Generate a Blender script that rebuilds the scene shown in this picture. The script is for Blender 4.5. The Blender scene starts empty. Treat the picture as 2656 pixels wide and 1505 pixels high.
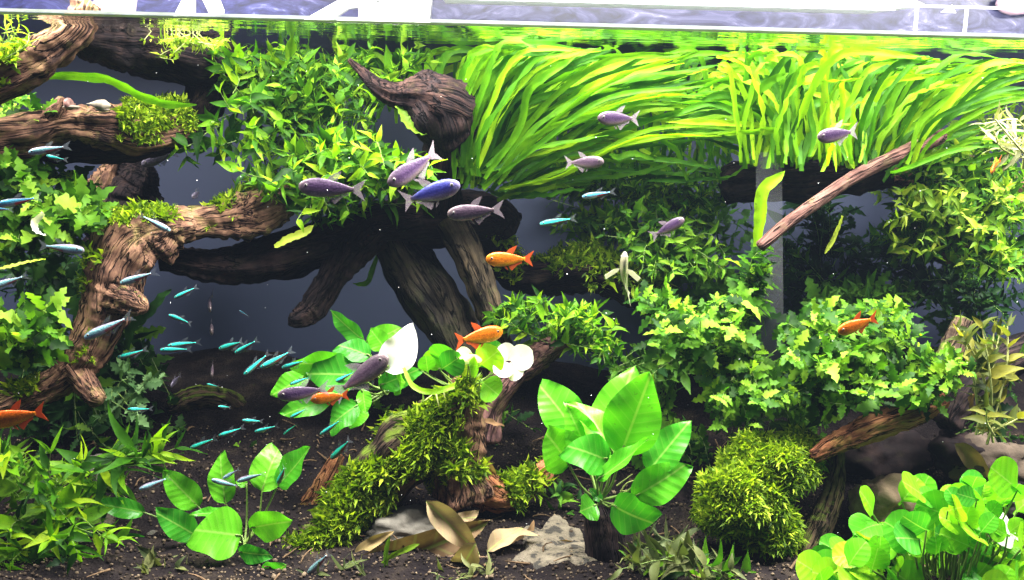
import bpy, math, random
import numpy as np
from mathutils import Vector, Matrix, noise, Quaternion
R = math.radians
rng = random.Random(7)
SC = bpy.context.scene
COL = SC.collection

# ------------------------------------------------------------------ camera
F, W, H = 2784.0, 2656.0, 1505.0
CAM = Vector((0, -0.80, 0.0))
cam_d = bpy.data.cameras.new('camera'); cam = bpy.data.objects.new('camera', cam_d); COL.objects.link(cam)
cam_d.sensor_width = 36.0; cam_d.lens = 36.0 * F / W
cam_d.clip_start = 0.01; cam_d.clip_end = 50
CM = Matrix.Rotation(R(90 - 10.6), 3, 'X') @ Matrix.Rotation(R(1.45), 3, 'Z')
cam.matrix_world = Matrix.Translation(CAM) @ CM.to_4x4()
SC.camera = cam

# ------------------------------------------------------------------ world and lamps
wd = bpy.data.worlds.new('World'); SC.world = wd; wd.use_nodes = True
wn = wd.node_tree.nodes
wn['Background'].inputs[0].default_value = (0.52, 0.62, 1.0, 1)
wn['Background'].inputs[1].default_value = 0.11
SC.view_settings.view_transform = 'Standard'; SC.view_settings.look = 'None'
SC.view_settings.exposure = 0.0; SC.view_settings.gamma = 1.0
SC.cycles.use_denoising = True
SC.cycles.max_bounces = 8; SC.cycles.transparent_max_bounces = 12
SC.cycles.diffuse_bounces = 3; SC.cycles.glossy_bounces = 3; SC.cycles.transmission_bounces = 4
SC.cycles.sample_clamp_indirect = 6.0


def area(name, loc, sx, sy, power, col, rot=(0, 0, 0)):
    d = bpy.data.lights.new(name, 'AREA'); d.shape = 'RECTANGLE'; d.size = sx; d.size_y = sy
    d.energy = power; d.color = col
    o = bpy.data.objects.new(name, d); COL.objects.link(o); o.location = loc; o.rotation_euler = rot
    return o


# three LED units hanging over the tank, above the picture, and an added unseen fill light in front of it
area('tank_led_light', (-0.52, 0.15, 0.21), 0.50, 0.16, 16.5, (1.0, 0.98, 0.92))
area('tank_led_light', (0.06, 0.15, 0.21), 0.50, 0.16, 27.5, (1.0, 0.98, 0.92))
area('tank_led_light', (0.62, 0.15, 0.21), 0.50, 0.16, 28.5, (1.0, 0.98, 0.92))
area('room_fill_light', (0.3, -1.7, 1.7), 1.8, 0.8, 3.4, (0.93, 0.95, 1.0), (R(42), 0, 0))  # added soft fill from the front, no lamp seen there


# ------------------------------------------------------------------ pixel helpers
def P(u, v, y):
    d = CM @ Vector(((u - W / 2) / F, -(v - H / 2) / F, -1.0))
    return CAM + d * ((y - CAM.y) / d.y)


def S(px, y):
    return px * (y - CAM.y) / F


WATER = 0.0455
FLOOR = -0.425


# ------------------------------------------------------------------ objects
def setp(o, label=None, cat=None, group=None, kind=None):
    if label: o['label'] = label
    if cat: o['category'] = cat
    if group: o['group'] = group
    if kind: o['kind'] = kind
    return o


def thing(name, label, cat, loc=(0, 0, 0), group=None):
    o = bpy.data.objects.new(name, None); COL.objects.link(o); o.location = loc
    o.empty_display_size = 0.02
    return setp(o, label, cat, group)


def mk(name, me, mat=None, parent=None, mw=None, kind=None):
    """link a mesh; mw is in the parent's frame (parents are only ever translated, or fish)"""
    o = bpy.data.objects.new(name, me); COL.objects.link(o)
    if mat is not None and not me.materials: me.materials.append(mat)
    if parent is not None: o.parent = parent
    if mw is not None: o.matrix_local = mw
    if kind: o['kind'] = kind
    return o


def mesh(name, V, Fc, smooth=True, cols=None):
    me = bpy.data.meshes.new(name)
    me.from_pydata([tuple(map(float, v)) for v in V], [], [tuple(int(i) for i in f) for f in Fc])
    if smooth and len(me.polygons):
        me.polygons.foreach_set('use_smooth', [True] * len(me.polygons))
    if cols is not None:
        a = me.color_attributes.new('Col', 'FLOAT_COLOR', 'POINT')
        a.data.foreach_set('color', np.asarray(cols, dtype=np.float32).ravel())
    me.update()
    return me


def shift(V, off):
    return [Vector(v) - off for v in V]


# ------------------------------------------------------------------ materials
def nodes(name):
    m = bpy.data.materials.new(name); m.use_nodes = True
    t = m.node_tree; t.nodes.clear()
    out = t.nodes.new('ShaderNodeOutputMaterial')
    return m, t, out


def N(t, typ, **kw):
    n = t.nodes.new(typ)
    for k, v in kw.items():
        if k.startswith('_'): setattr(n, k[1:], v)
        else:
            n.inputs[k.replace('__', ' ')].default_value = v
    return n


def ramp(t, fac, stops):
    r = t.nodes.new('ShaderNodeValToRGB')
    e = r.color_ramp.elements
    while len(e) > 1: e.remove(e[0])
    e[0].position = stops[0][0]; e[0].color = (*stops[0][1], 1)
    for p, c in stops[1:]:
        x = e.new(p); x.color = (*c, 1)
    t.links.new(fac, r.inputs[0])
    return r.outputs[0]


def leaf_mat(name, cols, trans=0.45, rough=0.5, spec=0.12, island=False, vein=0.0, spot=0.5):
    """thin leaf: tones picked per leaf, mottled; light passes through"""
    m, t, out = nodes(name); L = t.links
    if island:
        g = t.nodes.new('ShaderNodeNewGeometry'); rnd = g.outputs['Random Per Island']
    else:
        g = t.nodes.new('ShaderNodeObjectInfo'); rnd = g.outputs['Random']
    tc = t.nodes.new('ShaderNodeTexCoord')
    ng = t.nodes.new('ShaderNodeNewGeometry')
    nz = N(t, 'ShaderNodeTexNoise', Scale=75.0, Detail=4.0); L.new(ng.outputs['Position'], nz.inputs['Vector'])
    mx = N(t, 'ShaderNodeMath', _operation='MULTIPLY_ADD'); mx.inputs[1].default_value = spot
    L.new(nz.outputs[0], mx.inputs[0])
    sb = N(t, 'ShaderNodeMath', _operation='SUBTRACT'); L.new(rnd, sb.inputs[0]); sb.inputs[1].default_value = spot * 0.5
    L.new(sb.outputs[0], mx.inputs[2])
    n = len(cols)
    c = ramp(t, mx.outputs[0], [(i / (n - 1), cc) for i, cc in enumerate(cols)])
    sk = N(t, 'ShaderNodeTexNoise', Scale=230.0, Detail=3.0, Roughness=0.6); L.new(ng.outputs['Position'], sk.inputs['Vector'])
    sm_ = N(t, 'ShaderNodeMapRange'); sm_.inputs[1].default_value = 0.63; sm_.inputs[2].default_value = 0.72; sm_.inputs[4].default_value = 0.65; L.new(sk.outputs[0], sm_.inputs[0])
    sc_ = N(t, 'ShaderNodeMix'); sc_.data_type = 'RGBA'; L.new(sm_.outputs[0], sc_.inputs[0]); L.new(c, sc_.inputs[6]); sc_.inputs[7].default_value = (cols[0][0] * 1.6 + 0.02, cols[0][1] * 0.8 + 0.02, cols[0][2] + 0.008, 1)
    c = sc_.outputs[2]
    bp = N(t, 'ShaderNodeBump', Strength=0.25, Distance=0.0012); L.new(nz.outputs[0], bp.inputs['Height'])
    if vein:
        sp = t.nodes.new('ShaderNodeSeparateXYZ'); L.new(tc.outputs['Object'], sp.inputs[0])
        ab = N(t, 'ShaderNodeMath', _operation='ABSOLUTE'); L.new(sp.outputs[0], ab.inputs[0])
        sl = N(t, 'ShaderNodeMath', _operation='MULTIPLY_ADD'); sl.inputs[1].default_value = -0.75; L.new(ab.outputs[0], sl.inputs[0]); L.new(sp.outputs[1], sl.inputs[2])
        fr = N(t, 'ShaderNodeMath', _operation='MULTIPLY'); fr.inputs[1].default_value = vein; L.new(sl.outputs[0], fr.inputs[0])
        sn = N(t, 'ShaderNodeMath', _operation='SINE'); L.new(fr.outputs[0], sn.inputs[0])
        mr1 = N(t, 'ShaderNodeMapRange'); mr1.inputs[1].default_value = 0.006; mr1.inputs[2].default_value = 0.018; mr1.inputs[3].default_value = 0.45; mr1.inputs[4].default_value = 0.0
        L.new(ab.outputs[0], mr1.inputs[0])
        mr2 = N(t, 'ShaderNodeMapRange'); mr2.inputs[1].default_value = 0.80; mr2.inputs[2].default_value = 1.0; mr2.inputs[4].default_value = 0.10
        L.new(sn.outputs[0], mr2.inputs[0])
        mm = N(t, 'ShaderNodeMath', _operation='MAXIMUM'); L.new(mr1.outputs[0], mm.inputs[0]); L.new(mr2.outputs[0], mm.inputs[1])
        mc = N(t, 'ShaderNodeMix'); mc.data_type = 'RGBA'; L.new(mm.outputs[0], mc.inputs[0]); L.new(c, mc.inputs[6]); mc.inputs[7].default_value = (0.36, 0.56, 0.12, 1)
        c = mc.outputs[2]
        b2 = N(t, 'ShaderNodeBump', Strength=0.10, Distance=0.0015); L.new(sn.outputs[0], b2.inputs['Height']); L.new(bp.outputs[0], b2.inputs['Normal']); bp = b2
    pr = N(t, 'ShaderNodeBsdfPrincipled', Roughness=rough); pr.inputs['Specular IOR Level'].default_value = spec
    L.new(c, pr.inputs['Base Color']); L.new(bp.outputs[0], pr.inputs['Normal'])
    tr = t.nodes.new('ShaderNodeBsdfTranslucent')
    br = N(t, 'ShaderNodeMix'); br.data_type = 'RGBA'; br.blend_type = 'MULTIPLY'; br.inputs[0].default_value = 1.0
    L.new(c, br.inputs[6]); br.inputs[7].default_value = (1.4, 1.5, 0.6, 1)
    L.new(br.outputs[2], tr.inputs[0])
    ms = N(t, 'ShaderNodeMixShader'); ms.inputs[0].default_value = trans
    L.new(pr.outputs[0], ms.inputs[1]); L.new(tr.outputs[0], ms.inputs[2])
    L.new(ms.outputs[0], out.inputs[0])
    return m


def wood_mat(name, c1, c2, c3, moss=0.0, mossc=(0.10, 0.15, 0.015), spec=0.08):
    m, t, out = nodes(name); L = t.links
    g = t.nodes.new('ShaderNodeNewGeometry')
    at = N(t, 'ShaderNodeAttribute'); at.attribute_name = 'uvw'
    def grain(scale, stretch, det, dist=0.6):
        mp = N(t, 'ShaderNodeMapping'); mp.inputs['Scale'].default_value = (1.0, 1.0, stretch)
        L.new(at.outputs['Vector'], mp.inputs[0])
        n = N(t, 'ShaderNodeTexNoise', Scale=scale, Detail=det, Roughness=0.6, Distortion=dist); L.new(mp.outputs[0], n.inputs['Vector'])
        return n.outputs[0]
    n1 = grain(300.0, 0.14, 6.0)
    n2 = N(t, 'ShaderNodeTexNoise', Scale=30.0, Detail=7.0, Roughness=0.65); L.new(g.outputs['Position'], n2.inputs['Vector'])
    h = N(t, 'ShaderNodeMath', _operation='MULTIPLY'); h.inputs[1].default_value = 0.55; L.new(n2.outputs[0], h.inputs[0])
    mix = N(t, 'ShaderNodeMath', _operation='MULTIPLY_ADD'); mix.inputs[1].default_value = 0.45
    L.new(n1, mix.inputs[0]); L.new(h.outputs[0], mix.inputs[2])
    c = ramp(t, mix.outputs[0], [(0.38, c1), (0.48, c2), (0.60, c3)])
    # long dark cracks
    n4 = grain(95.0, 0.09, 3.0, 1.2)
    cs = N(t, 'ShaderNodeMath', _operation='SUBTRACT'); cs.inputs[1].default_value = 0.5; L.new(n4, cs.inputs[0])
    ca = N(t, 'ShaderNodeMath', _operation='ABSOLUTE'); L.new(cs.outputs[0], ca.inputs[0])
    cr = N(t, 'ShaderNodeMapRange'); cr.inputs[1].default_value = 0.006; cr.inputs[2].default_value = 0.035; L.new(ca.outputs[0], cr.inputs[0])
    cm = N(t, 'ShaderNodeMix'); cm.data_type = 'RGBA'; L.new(cr.outputs[0], cm.inputs[0]); cm.inputs[6].default_value = (*[x * 0.35 for x in c1], 1); L.new(c, cm.inputs[7])
    c = cm.outputs[2]
    # biofilm patches
    n5 = N(t, 'ShaderNodeTexNoise', Scale=55.0, Detail=5.0, Roughness=0.7); L.new(g.outputs['Position'], n5.inputs['Vector'])
    pm = N(t, 'ShaderNodeMapRange'); pm.inputs[1].default_value = 0.54; pm.inputs[2].default_value = 0.70; pm.inputs[4].default_value = 0.55; L.new(n5.outputs[0], pm.inputs[0])
    pc = N(t, 'ShaderNodeMix'); pc.data_type = 'RGBA'; L.new(pm.outputs[0], pc.inputs[0]); L.new(c, pc.inputs[6])
    pc.inputs[7].default_value = (c3[0] * 0.85, c3[1] * 1.25, c3[2] * 0.7, 1); c = pc.outputs[2]
    if moss > 0:
        sx = N(t, 'ShaderNodeSeparateXYZ'); L.new(g.outputs['Normal'], sx.inputs[0])
        n3 = N(t, 'ShaderNodeTexNoise', Scale=60.0, Detail=8.0, Roughness=0.7); L.new(g.outputs['Position'], n3.inputs['Vector'])
        a = N(t, 'ShaderNodeMath', _operation='MULTIPLY_ADD'); a.inputs[1].default_value = 0.7
        L.new(sx.outputs[2], a.inputs[0]); L.new(n3.outputs[0], a.inputs[2])
        mr = N(t, 'ShaderNodeMapRange'); mr.inputs[1].default_value = 1.28 - moss; mr.inputs[2].default_value = 1.5 - moss
        L.new(a.outputs[0], mr.inputs[0])
        mc = N(t, 'ShaderNodeMix'); mc.data_type = 'RGBA'
        L.new(mr.outputs[0], mc.inputs[0]); L.new(c, mc.inputs[6]); mc.inputs[7].default_value = (*mossc, 1)
        c = mc.outputs[2]
    hh = N(t, 'ShaderNodeMath', _operation='MULTIPLY_ADD'); hh.inputs[1].default_value = 0.7; L.new(cr.outputs[0], hh.inputs[0]); L.new(mix.outputs[0], hh.inputs[2])
    bp = N(t, 'ShaderNodeBump', Strength=1.0, Distance=0.0035); L.new(hh.outputs[0], bp.inputs['Height'])
    pr = N(t, 'ShaderNodeBsdfPrincipled', Roughness=0.8); pr.inputs['Specular IOR Level'].default_value = spec
    L.new(c, pr.inputs['Base Color']); L.new(bp.outputs[0], pr.inputs['Normal'])
    L.new(pr.outputs[0], out.inputs[0])
    return m


def plain(name, c, rough=0.5, spec=0.5, nscale=30.0, var=0.25, bump=0.2, metal=0.0, dist=0.002):
    m, t, out = nodes(name); L = t.links
    g = t.nodes.new('ShaderNodeNewGeometry')
    nz = N(t, 'ShaderNodeTexNoise', Scale=nscale, Detail=6.0, Roughness=0.6); L.new(g.outputs['Position'], nz.inputs['Vector'])
    col = ramp(t, nz.outputs[0], [(0.3, tuple(x * (1 - var) for x in c)), (0.7, tuple(min(1, x * (1 + var)) for x in c))])
    bp = N(t, 'ShaderNodeBump', Strength=bump, Distance=dist); L.new(nz.outputs[0], bp.inputs['Height'])
    pr = N(t, 'ShaderNodeBsdfPrincipled', Roughness=rough, Metallic=metal); pr.inputs['Specular IOR Level'].default_value = spec
    L.new(col, pr.inputs['Base Color']); L.new(bp.outputs[0], pr.inputs['Normal']); L.new(pr.outputs[0], out.inputs[0])
    return m


def fish_mat(name, rough=0.32, metal=0.15):
    m, t, out = nodes(name); L = t.links
    at = N(t, 'ShaderNodeAttribute'); at.attribute_name = 'Col'
    tc = t.nodes.new('ShaderNodeTexCoord')
    vo = N(t, 'ShaderNodeTexVoronoi', Scale=34.0); L.new(tc.outputs['Object'], vo.inputs['Vector'])
    nz = N(t, 'ShaderNodeTexNoise', Scale=7.0, Detail=3.0); L.new(tc.outputs['Object'], nz.inputs['Vector'])
    sc = ramp(t, vo.outputs[0], [(0.0, (1.12, 1.12, 1.12)), (0.6, (0.72, 0.72, 0.74))])
    s2 = ramp(t, nz.outputs[0], [(0.3, (0.8, 0.78, 0.82)), (0.7, (1.2, 1.2, 1.15))])
    a = N(t, 'ShaderNodeMix'); a.data_type = 'RGBA'; a.blend_type = 'MULTIPLY'; a.inputs[0].default_value = 1.0
    L.new(at.outputs['Color'], a.inputs[6]); L.new(sc, a.inputs[7])
    b = N(t, 'ShaderNodeMix'); b.data_type = 'RGBA'; b.blend_type = 'MULTIPLY'; b.inputs[0].default_value = 1.0
    L.new(a.outputs[2], b.inputs[6]); L.new(s2, b.inputs[7])
    bp = N(t, 'ShaderNodeBump', Strength=0.35, Distance=0.0006); L.new(vo.outputs[0], bp.inputs['Height'])
    pr = N(t, 'ShaderNodeBsdfPrincipled', Roughness=rough, Metallic=metal); pr.inputs['Specular IOR Level'].default_value = 0.35
    L.new(b.outputs[2], pr.inputs['Base Color']); L.new(bp.outputs[0], pr.inputs['Normal'])
    L.new(pr.outputs[0], out.inputs[0])
    return m


def fin_mat(name, c, alpha=0.55):
    m, t, out = nodes(name); L = t.links
    tc = t.nodes.new('ShaderNodeTexCoord')
    wv = N(t, 'ShaderNodeTexWave', Scale=22.0, Distortion=1.5); L.new(tc.outputs['Object'], wv.inputs['Vector'])
    col = ramp(t, wv.outputs[0], [(0.0, tuple(x * 0.7 for x in c)), (1.0, c)])
    pr = N(t, 'ShaderNodeBsdfPrincipled', Roughness=0.4); L.new(col, pr.inputs['Base Color'])
    tl = t.nodes.new('ShaderNodeBsdfTranslucent'); L.new(col, tl.inputs[0])
    m1 = N(t, 'ShaderNodeMixShader'); m1.inputs[0].default_value = 0.45; L.new(pr.outputs[0], m1.inputs[1]); L.new(tl.outputs[0], m1.inputs[2])
    tp = t.nodes.new('ShaderNodeBsdfTransparent')
    m2 = N(t, 'ShaderNodeMixShader'); m2.inputs[0].default_value = alpha; L.new(tp.outputs[0], m2.inputs[1]); L.new(m1.outputs[0], m2.inputs[2])
    L.new(m2.outputs[0], out.inputs[0])
    return m


G = {}
G['blade'] = leaf_mat('ribbon_leaf', [(0.012, 0.06, 0.002), (0.05, 0.17, 0.003), (0.13, 0.3, 0.004), (0.24, 0.4, 0.006)], 0.5)
G['lance'] = leaf_mat('pointed_leaf', [(0.006, 0.028, 0.003), (0.035, 0.13, 0.004), (0.12, 0.29, 0.006), (0.28, 0.42, 0.01)], 0.45)
G['serr'] = leaf_mat('lobed_leaf', [(0.008, 0.035, 0.004), (0.045, 0.14, 0.008), (0.12, 0.28, 0.014), (0.25, 0.42, 0.035)], 0.42)
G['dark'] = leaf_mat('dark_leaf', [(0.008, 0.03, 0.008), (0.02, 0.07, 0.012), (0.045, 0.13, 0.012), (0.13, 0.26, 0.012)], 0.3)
G['broad'] = leaf_mat('broad_leaf', [(0.031, 0.220, 0.015), (0.056, 0.320, 0.015), (0.093, 0.400, 0.012), (0.124, 0.440, 0.015)], 0.35, rough=0.33, spec=0.3, spot=0.45, vein=52.0)
G['round'] = leaf_mat('round_leaf', [(0.036, 0.220, 0.020), (0.079, 0.350, 0.015), (0.144, 0.440, 0.012), (0.259, 0.480, 0.012)], 0.4, rough=0.36, vein=40.0)
G['fine'] = leaf_mat('fine_leaf', [(0.006, 0.026, 0.003), (0.025, 0.09, 0.005), (0.08, 0.21, 0.007), (0.2, 0.34, 0.015)], 0.4, island=True)
G['yfine'] = leaf_mat('yellowgreen_leaf', [(0.06, 0.13, 0.01), (0.15, 0.26, 0.015), (0.24, 0.34, 0.02), (0.34, 0.40, 0.05)], 0.42)
G['moss'] = leaf_mat('moss_frond', [(0.02, 0.05, 0.002), (0.09, 0.17, 0.004), (0.21, 0.33, 0.008), (0.38, 0.46, 0.03)], 0.35, island=True, rough=0.6, spec=0.2)
G['white'] = leaf_mat('white_and_overlit_leaf', [(0.7, 0.72, 0.6), (0.8, 0.8, 0.72), (0.84, 0.84, 0.78)], 0.3, spot=0.2)  # white leaves; glare on one overlit leaf is painted in too
G['brown'] = leaf_mat('dead_leaf', [(0.10, 0.05, 0.025), (0.20, 0.12, 0.06), (0.30, 0.20, 0.10), (0.26, 0.20, 0.08)], 0.2, rough=0.6)
G['tan'] = leaf_mat('tan_dead_leaf', [(0.12, 0.075, 0.04), (0.25, 0.17, 0.095), (0.34, 0.25, 0.15)], 0.15, rough=0.8, spec=0.05, vein=44.0, spot=0.9)
G['stem'] = plain('green_stem', (0.14, 0.22, 0.04), 0.5)
G['dstem'] = plain('brown_stem', (0.10, 0.075, 0.03), 0.6)
G['root'] = plain('pale_root', (0.34, 0.36, 0.12), 0.5)
WOOD = wood_mat('driftwood', (0.03, 0.017, 0.014), (0.12, 0.062, 0.042), (0.27, 0.15, 0.09), 0.16)
DWOOD = wood_mat('dark_shaded_driftwood', (0.005, 0.004, 0.005), (0.013, 0.009, 0.010), (0.034, 0.020, 0.018), 0.0)  # near-black wood, shade is put into this colour
MWOOD = wood_mat('mossy_driftwood', (0.015, 0.010, 0.008), (0.05, 0.032, 0.022), (0.12, 0.075, 0.048), 0.36)
RWOOD = wood_mat('red_driftwood', (0.07, 0.025, 0.014), (0.20, 0.075, 0.035), (0.33, 0.15, 0.07), 0.0)
STONE = plain('grey_stone', (0.11, 0.10, 0.085), 0.85, 0.2, 45.0, 0.5, 0.7, dist=0.004)
TSTONE = plain('tan_stone', (0.24, 0.17, 0.11), 0.85, 0.2, 45.0, 0.5, 0.7, dist=0.004)


# ------------------------------------------------------------------ curves and tubes
def catmull(pts, n):
    """pts: list of tuples of any length -> n+1 resampled points"""
    A = np.array(pts, float); A = np.vstack([2 * A[0] - A[1], A, 2 * A[-1] - A[-2]])
    k = len(pts) - 1; o = []
    for i in range(n + 1):
        s = i / n * k; j = min(int(s), k - 1); u = s - j
        p0, p1, p2, p3 = A[j:j + 4]
        o.append(0.5 * ((2 * p1) + (-p0 + p2) * u + (2 * p0 - 5 * p1 + 4 * p2 - p3) * u * u + (-p0 + 3 * p1 - 3 * p2 + p3) * u ** 3))
    return np.array(o)


def tube_mesh(name, pts, n=40, sides=20, rough=0.25, ridge=0.25, seed=0.0, off=Vector((0, 0, 0)), caps=True, lump=9.0):
    """pts: (x,y,z,r); noisy bark-like sweep with a 'uvw' attribute along the grain"""
    A = catmull(pts, n); V = []; UV = []; Fc = []
    up = Vector((0.13, 0.2, 1)); prev = None; run = 0.0
    for i, a in enumerate(A):
        p = Vector(a[:3]); r = max(a[3], 1e-5)
        t = Vector(A[min(i + 1, n)][:3]) - Vector(A[max(i - 1, 0)][:3]); t.normalize()
        if prev is None: x = t.cross(up).normalized()
        else: x = (prev - t * prev.dot(t)).normalized()
        prev = x; y = t.cross(x)
        if i: run += (p - Vector(A[i - 1][:3])).length
        for k in range(sides):
            th = 2 * math.pi * k / sides
            dr = x * math.cos(th) + y * math.sin(th)
            q = Vector((math.cos(th) * 1.6 + seed, math.sin(th) * 1.6, run * 14))
            f = 1 + ridge * noise.noise(q * 1.3) + rough * noise.noise((p + dr * r) * (lump / max(r * 8, 0.08)) + Vector((seed, 0, 0))) \
                + 0.12 * noise.noise(Vector((math.cos(th) * 4 + seed, math.sin(th) * 4, run * 22))) \
                - 0.16 * max(0, 0.35 - abs(noise.noise(Vector((math.cos(th) * 2.6 + seed, math.sin(th) * 2.6, run * 9 + 5))))) \
                + 0.05 * noise.noise(Vector((math.cos(th) * 11 + seed, math.sin(th) * 11, run * 60)))
            V.append(p + dr * r * max(f, 0.3) - off)
            UV.append((math.cos(th) * r, math.sin(th) * r, run + seed))
    for i in range(n):
        for k in range(sides):
            a = i * sides + k; b = i * sides + (k + 1) % sides
            Fc.append((a, b, b + sides, a + sides))
    if caps:
        for i0, sgn in ((0, 1), (n * sides, -1)):
            c = sum((V[i0 + k] for k in range(sides)), Vector()) / sides
            ti = Vector(A[1][:3]) - Vector(A[0][:3]) if i0 == 0 else Vector(A[-2][:3]) - Vector(A[-1][:3])
            V.append(c - ti.normalized() * A[0 if i0 == 0 else -1][3] * 0.35); UV.append(UV[i0]); ci = len(V) - 1
            for k in range(sides):
                a = i0 + k; b = i0 + (k + 1) % sides
                Fc.append((ci, b, a) if i0 == 0 else (ci, a, b))
    me = mesh(name, V, Fc)
    at = me.attributes.new('uvw', 'FLOAT_VECTOR', 'POINT')
    at.data.foreach_set('vector', np.array([tuple(u) for u in UV], dtype=np.float32).ravel())
    return me


def PX(lst, scale=1.0):
    """[(u,v,y,rpx)] -> [(x,y,z,r)]"""
    return [(*P(u, v, y), S(r, y) * scale) for u, v, y, r in lst]


def thin_tube(pts, r0, r1, sides=5, n=10):
    """plain tapered tube from 3D points -> V, F"""
    A = catmull([tuple(p) for p in pts], n); V = []; Fc = []
    prev = None
    for i, a in enumerate(A):
        p = Vector(a); t = (Vector(A[min(i + 1, n)]) - Vector(A[max(i - 1, 0)])).normalized()
        x = t.orthogonal().normalized() if prev is None else (prev - t * prev.dot(t)).normalized()
        prev = x; y = t.cross(x); r = r0 + (r1 - r0) * i / n
        for k in range(sides):
            th = 2 * math.pi * k / sides
            V.append(p + (x * math.cos(th) + y * math.sin(th)) * r)
    for i in range(n):
        for k in range(sides):
            a = i * sides + k; b = i * sides + (k + 1) % sides
            Fc.append((a, b, b + sides, a + sides))
    return V, Fc


# ------------------------------------------------------------------ leaf meshes (length 1 along +Y, face +Z)
def leaf_grid(name, wfun, n=8, m=4, bend=0.15, fold=0.12, wav=0.0, seed=0, twist=0.0):
    V = []; Fc = []
    rr = random.Random(seed)
    ph = rr.uniform(0, 6)
    for i in range(n + 1):
        s = i / n; w = wfun(s)
        for j in range(m + 1):
            q = j / m * 2 - 1
            x = q * w
            z = -bend * s * s + fold * abs(q) * w * 1.6 + wav * math.sin(s * 13 + ph + (2 if q > 0 else 0)) * abs(q) ** 2
            if twist:
                a = twist * s; x, z = x * math.cos(a) - z * math.sin(a), x * math.sin(a) + z * math.cos(a)
            V.append((x, s - 0.35 * bend * s * s, z))
    for i in range(n):
        for j in range(m):
            a = i * (m + 1) + j
            Fc.append((a, a + 1, a + m + 2, a + m + 1))
    return mesh(name, V, Fc)


def w_lance(wm, p=0.45):
    return lambda s: wm * (max(0.0, math.sin(math.pi * min(1, s ** p * 1.0)))) ** 1.1 + 0.012 * (1 - s)


def w_ovate(wm):
    def f(s):
        if s < 0.0: return 0
        return wm * math.sin(math.pi * min(1, s) ** 0.82) ** 0.72 * (1 - 0.18 * s) + 0.012 * (1 - s)
    return f


def w_round(wm):
    return lambda s: 0.035 if s < 0.22 else 0.035 + wm * math.sqrt(max(0, 1 - ((s - 0.63) / 0.40) ** 2)) if abs(s - .63) < .40 else 0.03


def w_lobe(wm, k, depth):
    def f(s):
        env = math.sin(math.pi * min(1, 0.05 + 0.95 * s) ** 0.75) ** 0.8 if s < 1 else 0.0
        z = (s * k) % 1.0
        return wm * env * (1 - depth * (z if z > .45 else .45 - z * .6)) + 0.014
    return f


L_LANCE = [leaf_grid('pointed_leaf', w_lance(0.11 + 0.03 * i, 0.5 + 0.04 * i), 7, 2, b, 0.3, 0.015, i, tw) for i, (b, tw) in enumerate([(0.1, 0.3), (0.3, -0.4), (0.5, 0.2), (-0.12, 0.7)])]
L_STRAP = [leaf_grid('strap_leaf', w_lance(0.06 + 0.012 * i, 0.6), 10, 2, b, 0.25, 0.015, i, tw) for i, (b, tw) in enumerate([(0.1, 0.5), (0.35, -0.6), (0.55, 0.9)])]
L_OVATE = [leaf_grid('broad_leaf', w_ovate(0.245 + 0.02 * i), 18, 6, b, 0.16, 0.034, i, tw) for i, (b, tw) in enumerate([(0.10, 0.15), (0.28, 0.3), (0.42, -0.35), (-0.12, 0.2)])]
L_ROUND = [leaf_grid('round_leaf', w_round(0.30 + 0.03 * i), 12, 4, b, 0.10, 0.012, i, tw) for i, (b, tw) in enumerate([(0.05, 0.1), (0.2, -0.2), (0.3, 0.2)])]
L_LOBE = [leaf_grid('lobed_leaf', w_lobe(0.30 + 0.03 * i, 4, 0.78), 24, 2, b, 0.15, 0.02, i, tw) for i, (b, tw) in enumerate([(0.1, 0.2), (0.3, -0.3), (0.45, 0.3)])]
L_TINY = [leaf_grid('small_leaf', w_lance(0.17, 0.55), 3, 2, b, 0.25, 0.0, i) for i, b in enumerate([0.1, 0.35])]


def orient(d, nrm, L, wscale=1.0):
    """matrix whose Y axis is d, Z near nrm, scaled to length L"""
    y = Vector(d).normalized(); z = Vector(nrm) - y * Vector(nrm).dot(y)
    if z.length < 1e-4: z = y.orthogonal()
    z.normalize(); x = y.cross(z)
    return Matrix(((x.x * L * wscale, y.x * L, z.x * L, 0), (x.y * L * wscale, y.y * L, z.y * L, 0), (x.z * L * wscale, y.z * L, z.z * L, 0), (0, 0, 0, 1)))


def rv(s=1.0):
    return Vector((rng.gauss(0, s), rng.gauss(0, s), rng.gauss(0, s)))


def clampw(p):
    if p.z > WATER - 0.006: p.z = WATER - 0.006 - rng.random() * 0.003
    return p


class Stuff:
    """collects transformed copies of small meshes into one mesh"""
    def __init__(s): s.V = []; s.F = []; s.n = 0; s.cache = {}

    def add(s, me, M):
        if me.name not in s.cache:
            co = np.empty(len(me.vertices) * 3); me.vertices.foreach_get('co', co)
            s.cache[me.name] = (co.reshape(-1, 3), [tuple(p.vertices) for p in me.polygons])
        co, fs = s.cache[me.name]
        A = np.array(M)
        s.V.append(co @ A[:3, :3].T + A[:3, 3])
        n = s.n
        s.F.extend([tuple(i + n for i in f) for f in fs]); s.n += len(co)

    def raw(s, V, Fc):
        n = s.n
        s.V.append(np.array([tuple(v) for v in V])); s.F.extend([tuple(i + n for i in f) for f in Fc]); s.n += len(V)

    def build(s, name, mat, parent=None, off=None, kind='stuff'):
        V = np.vstack(s.V)
        if off is not None: V = V - np.array(off)
        me = bpy.data.meshes.new(name); me.from_pydata(V.tolist(), [], s.F)
        me.polygons.foreach_set('use_smooth', [True] * len(me.polygons)); me.update()
        return mk(name, me, mat, parent, kind=kind)


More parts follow.
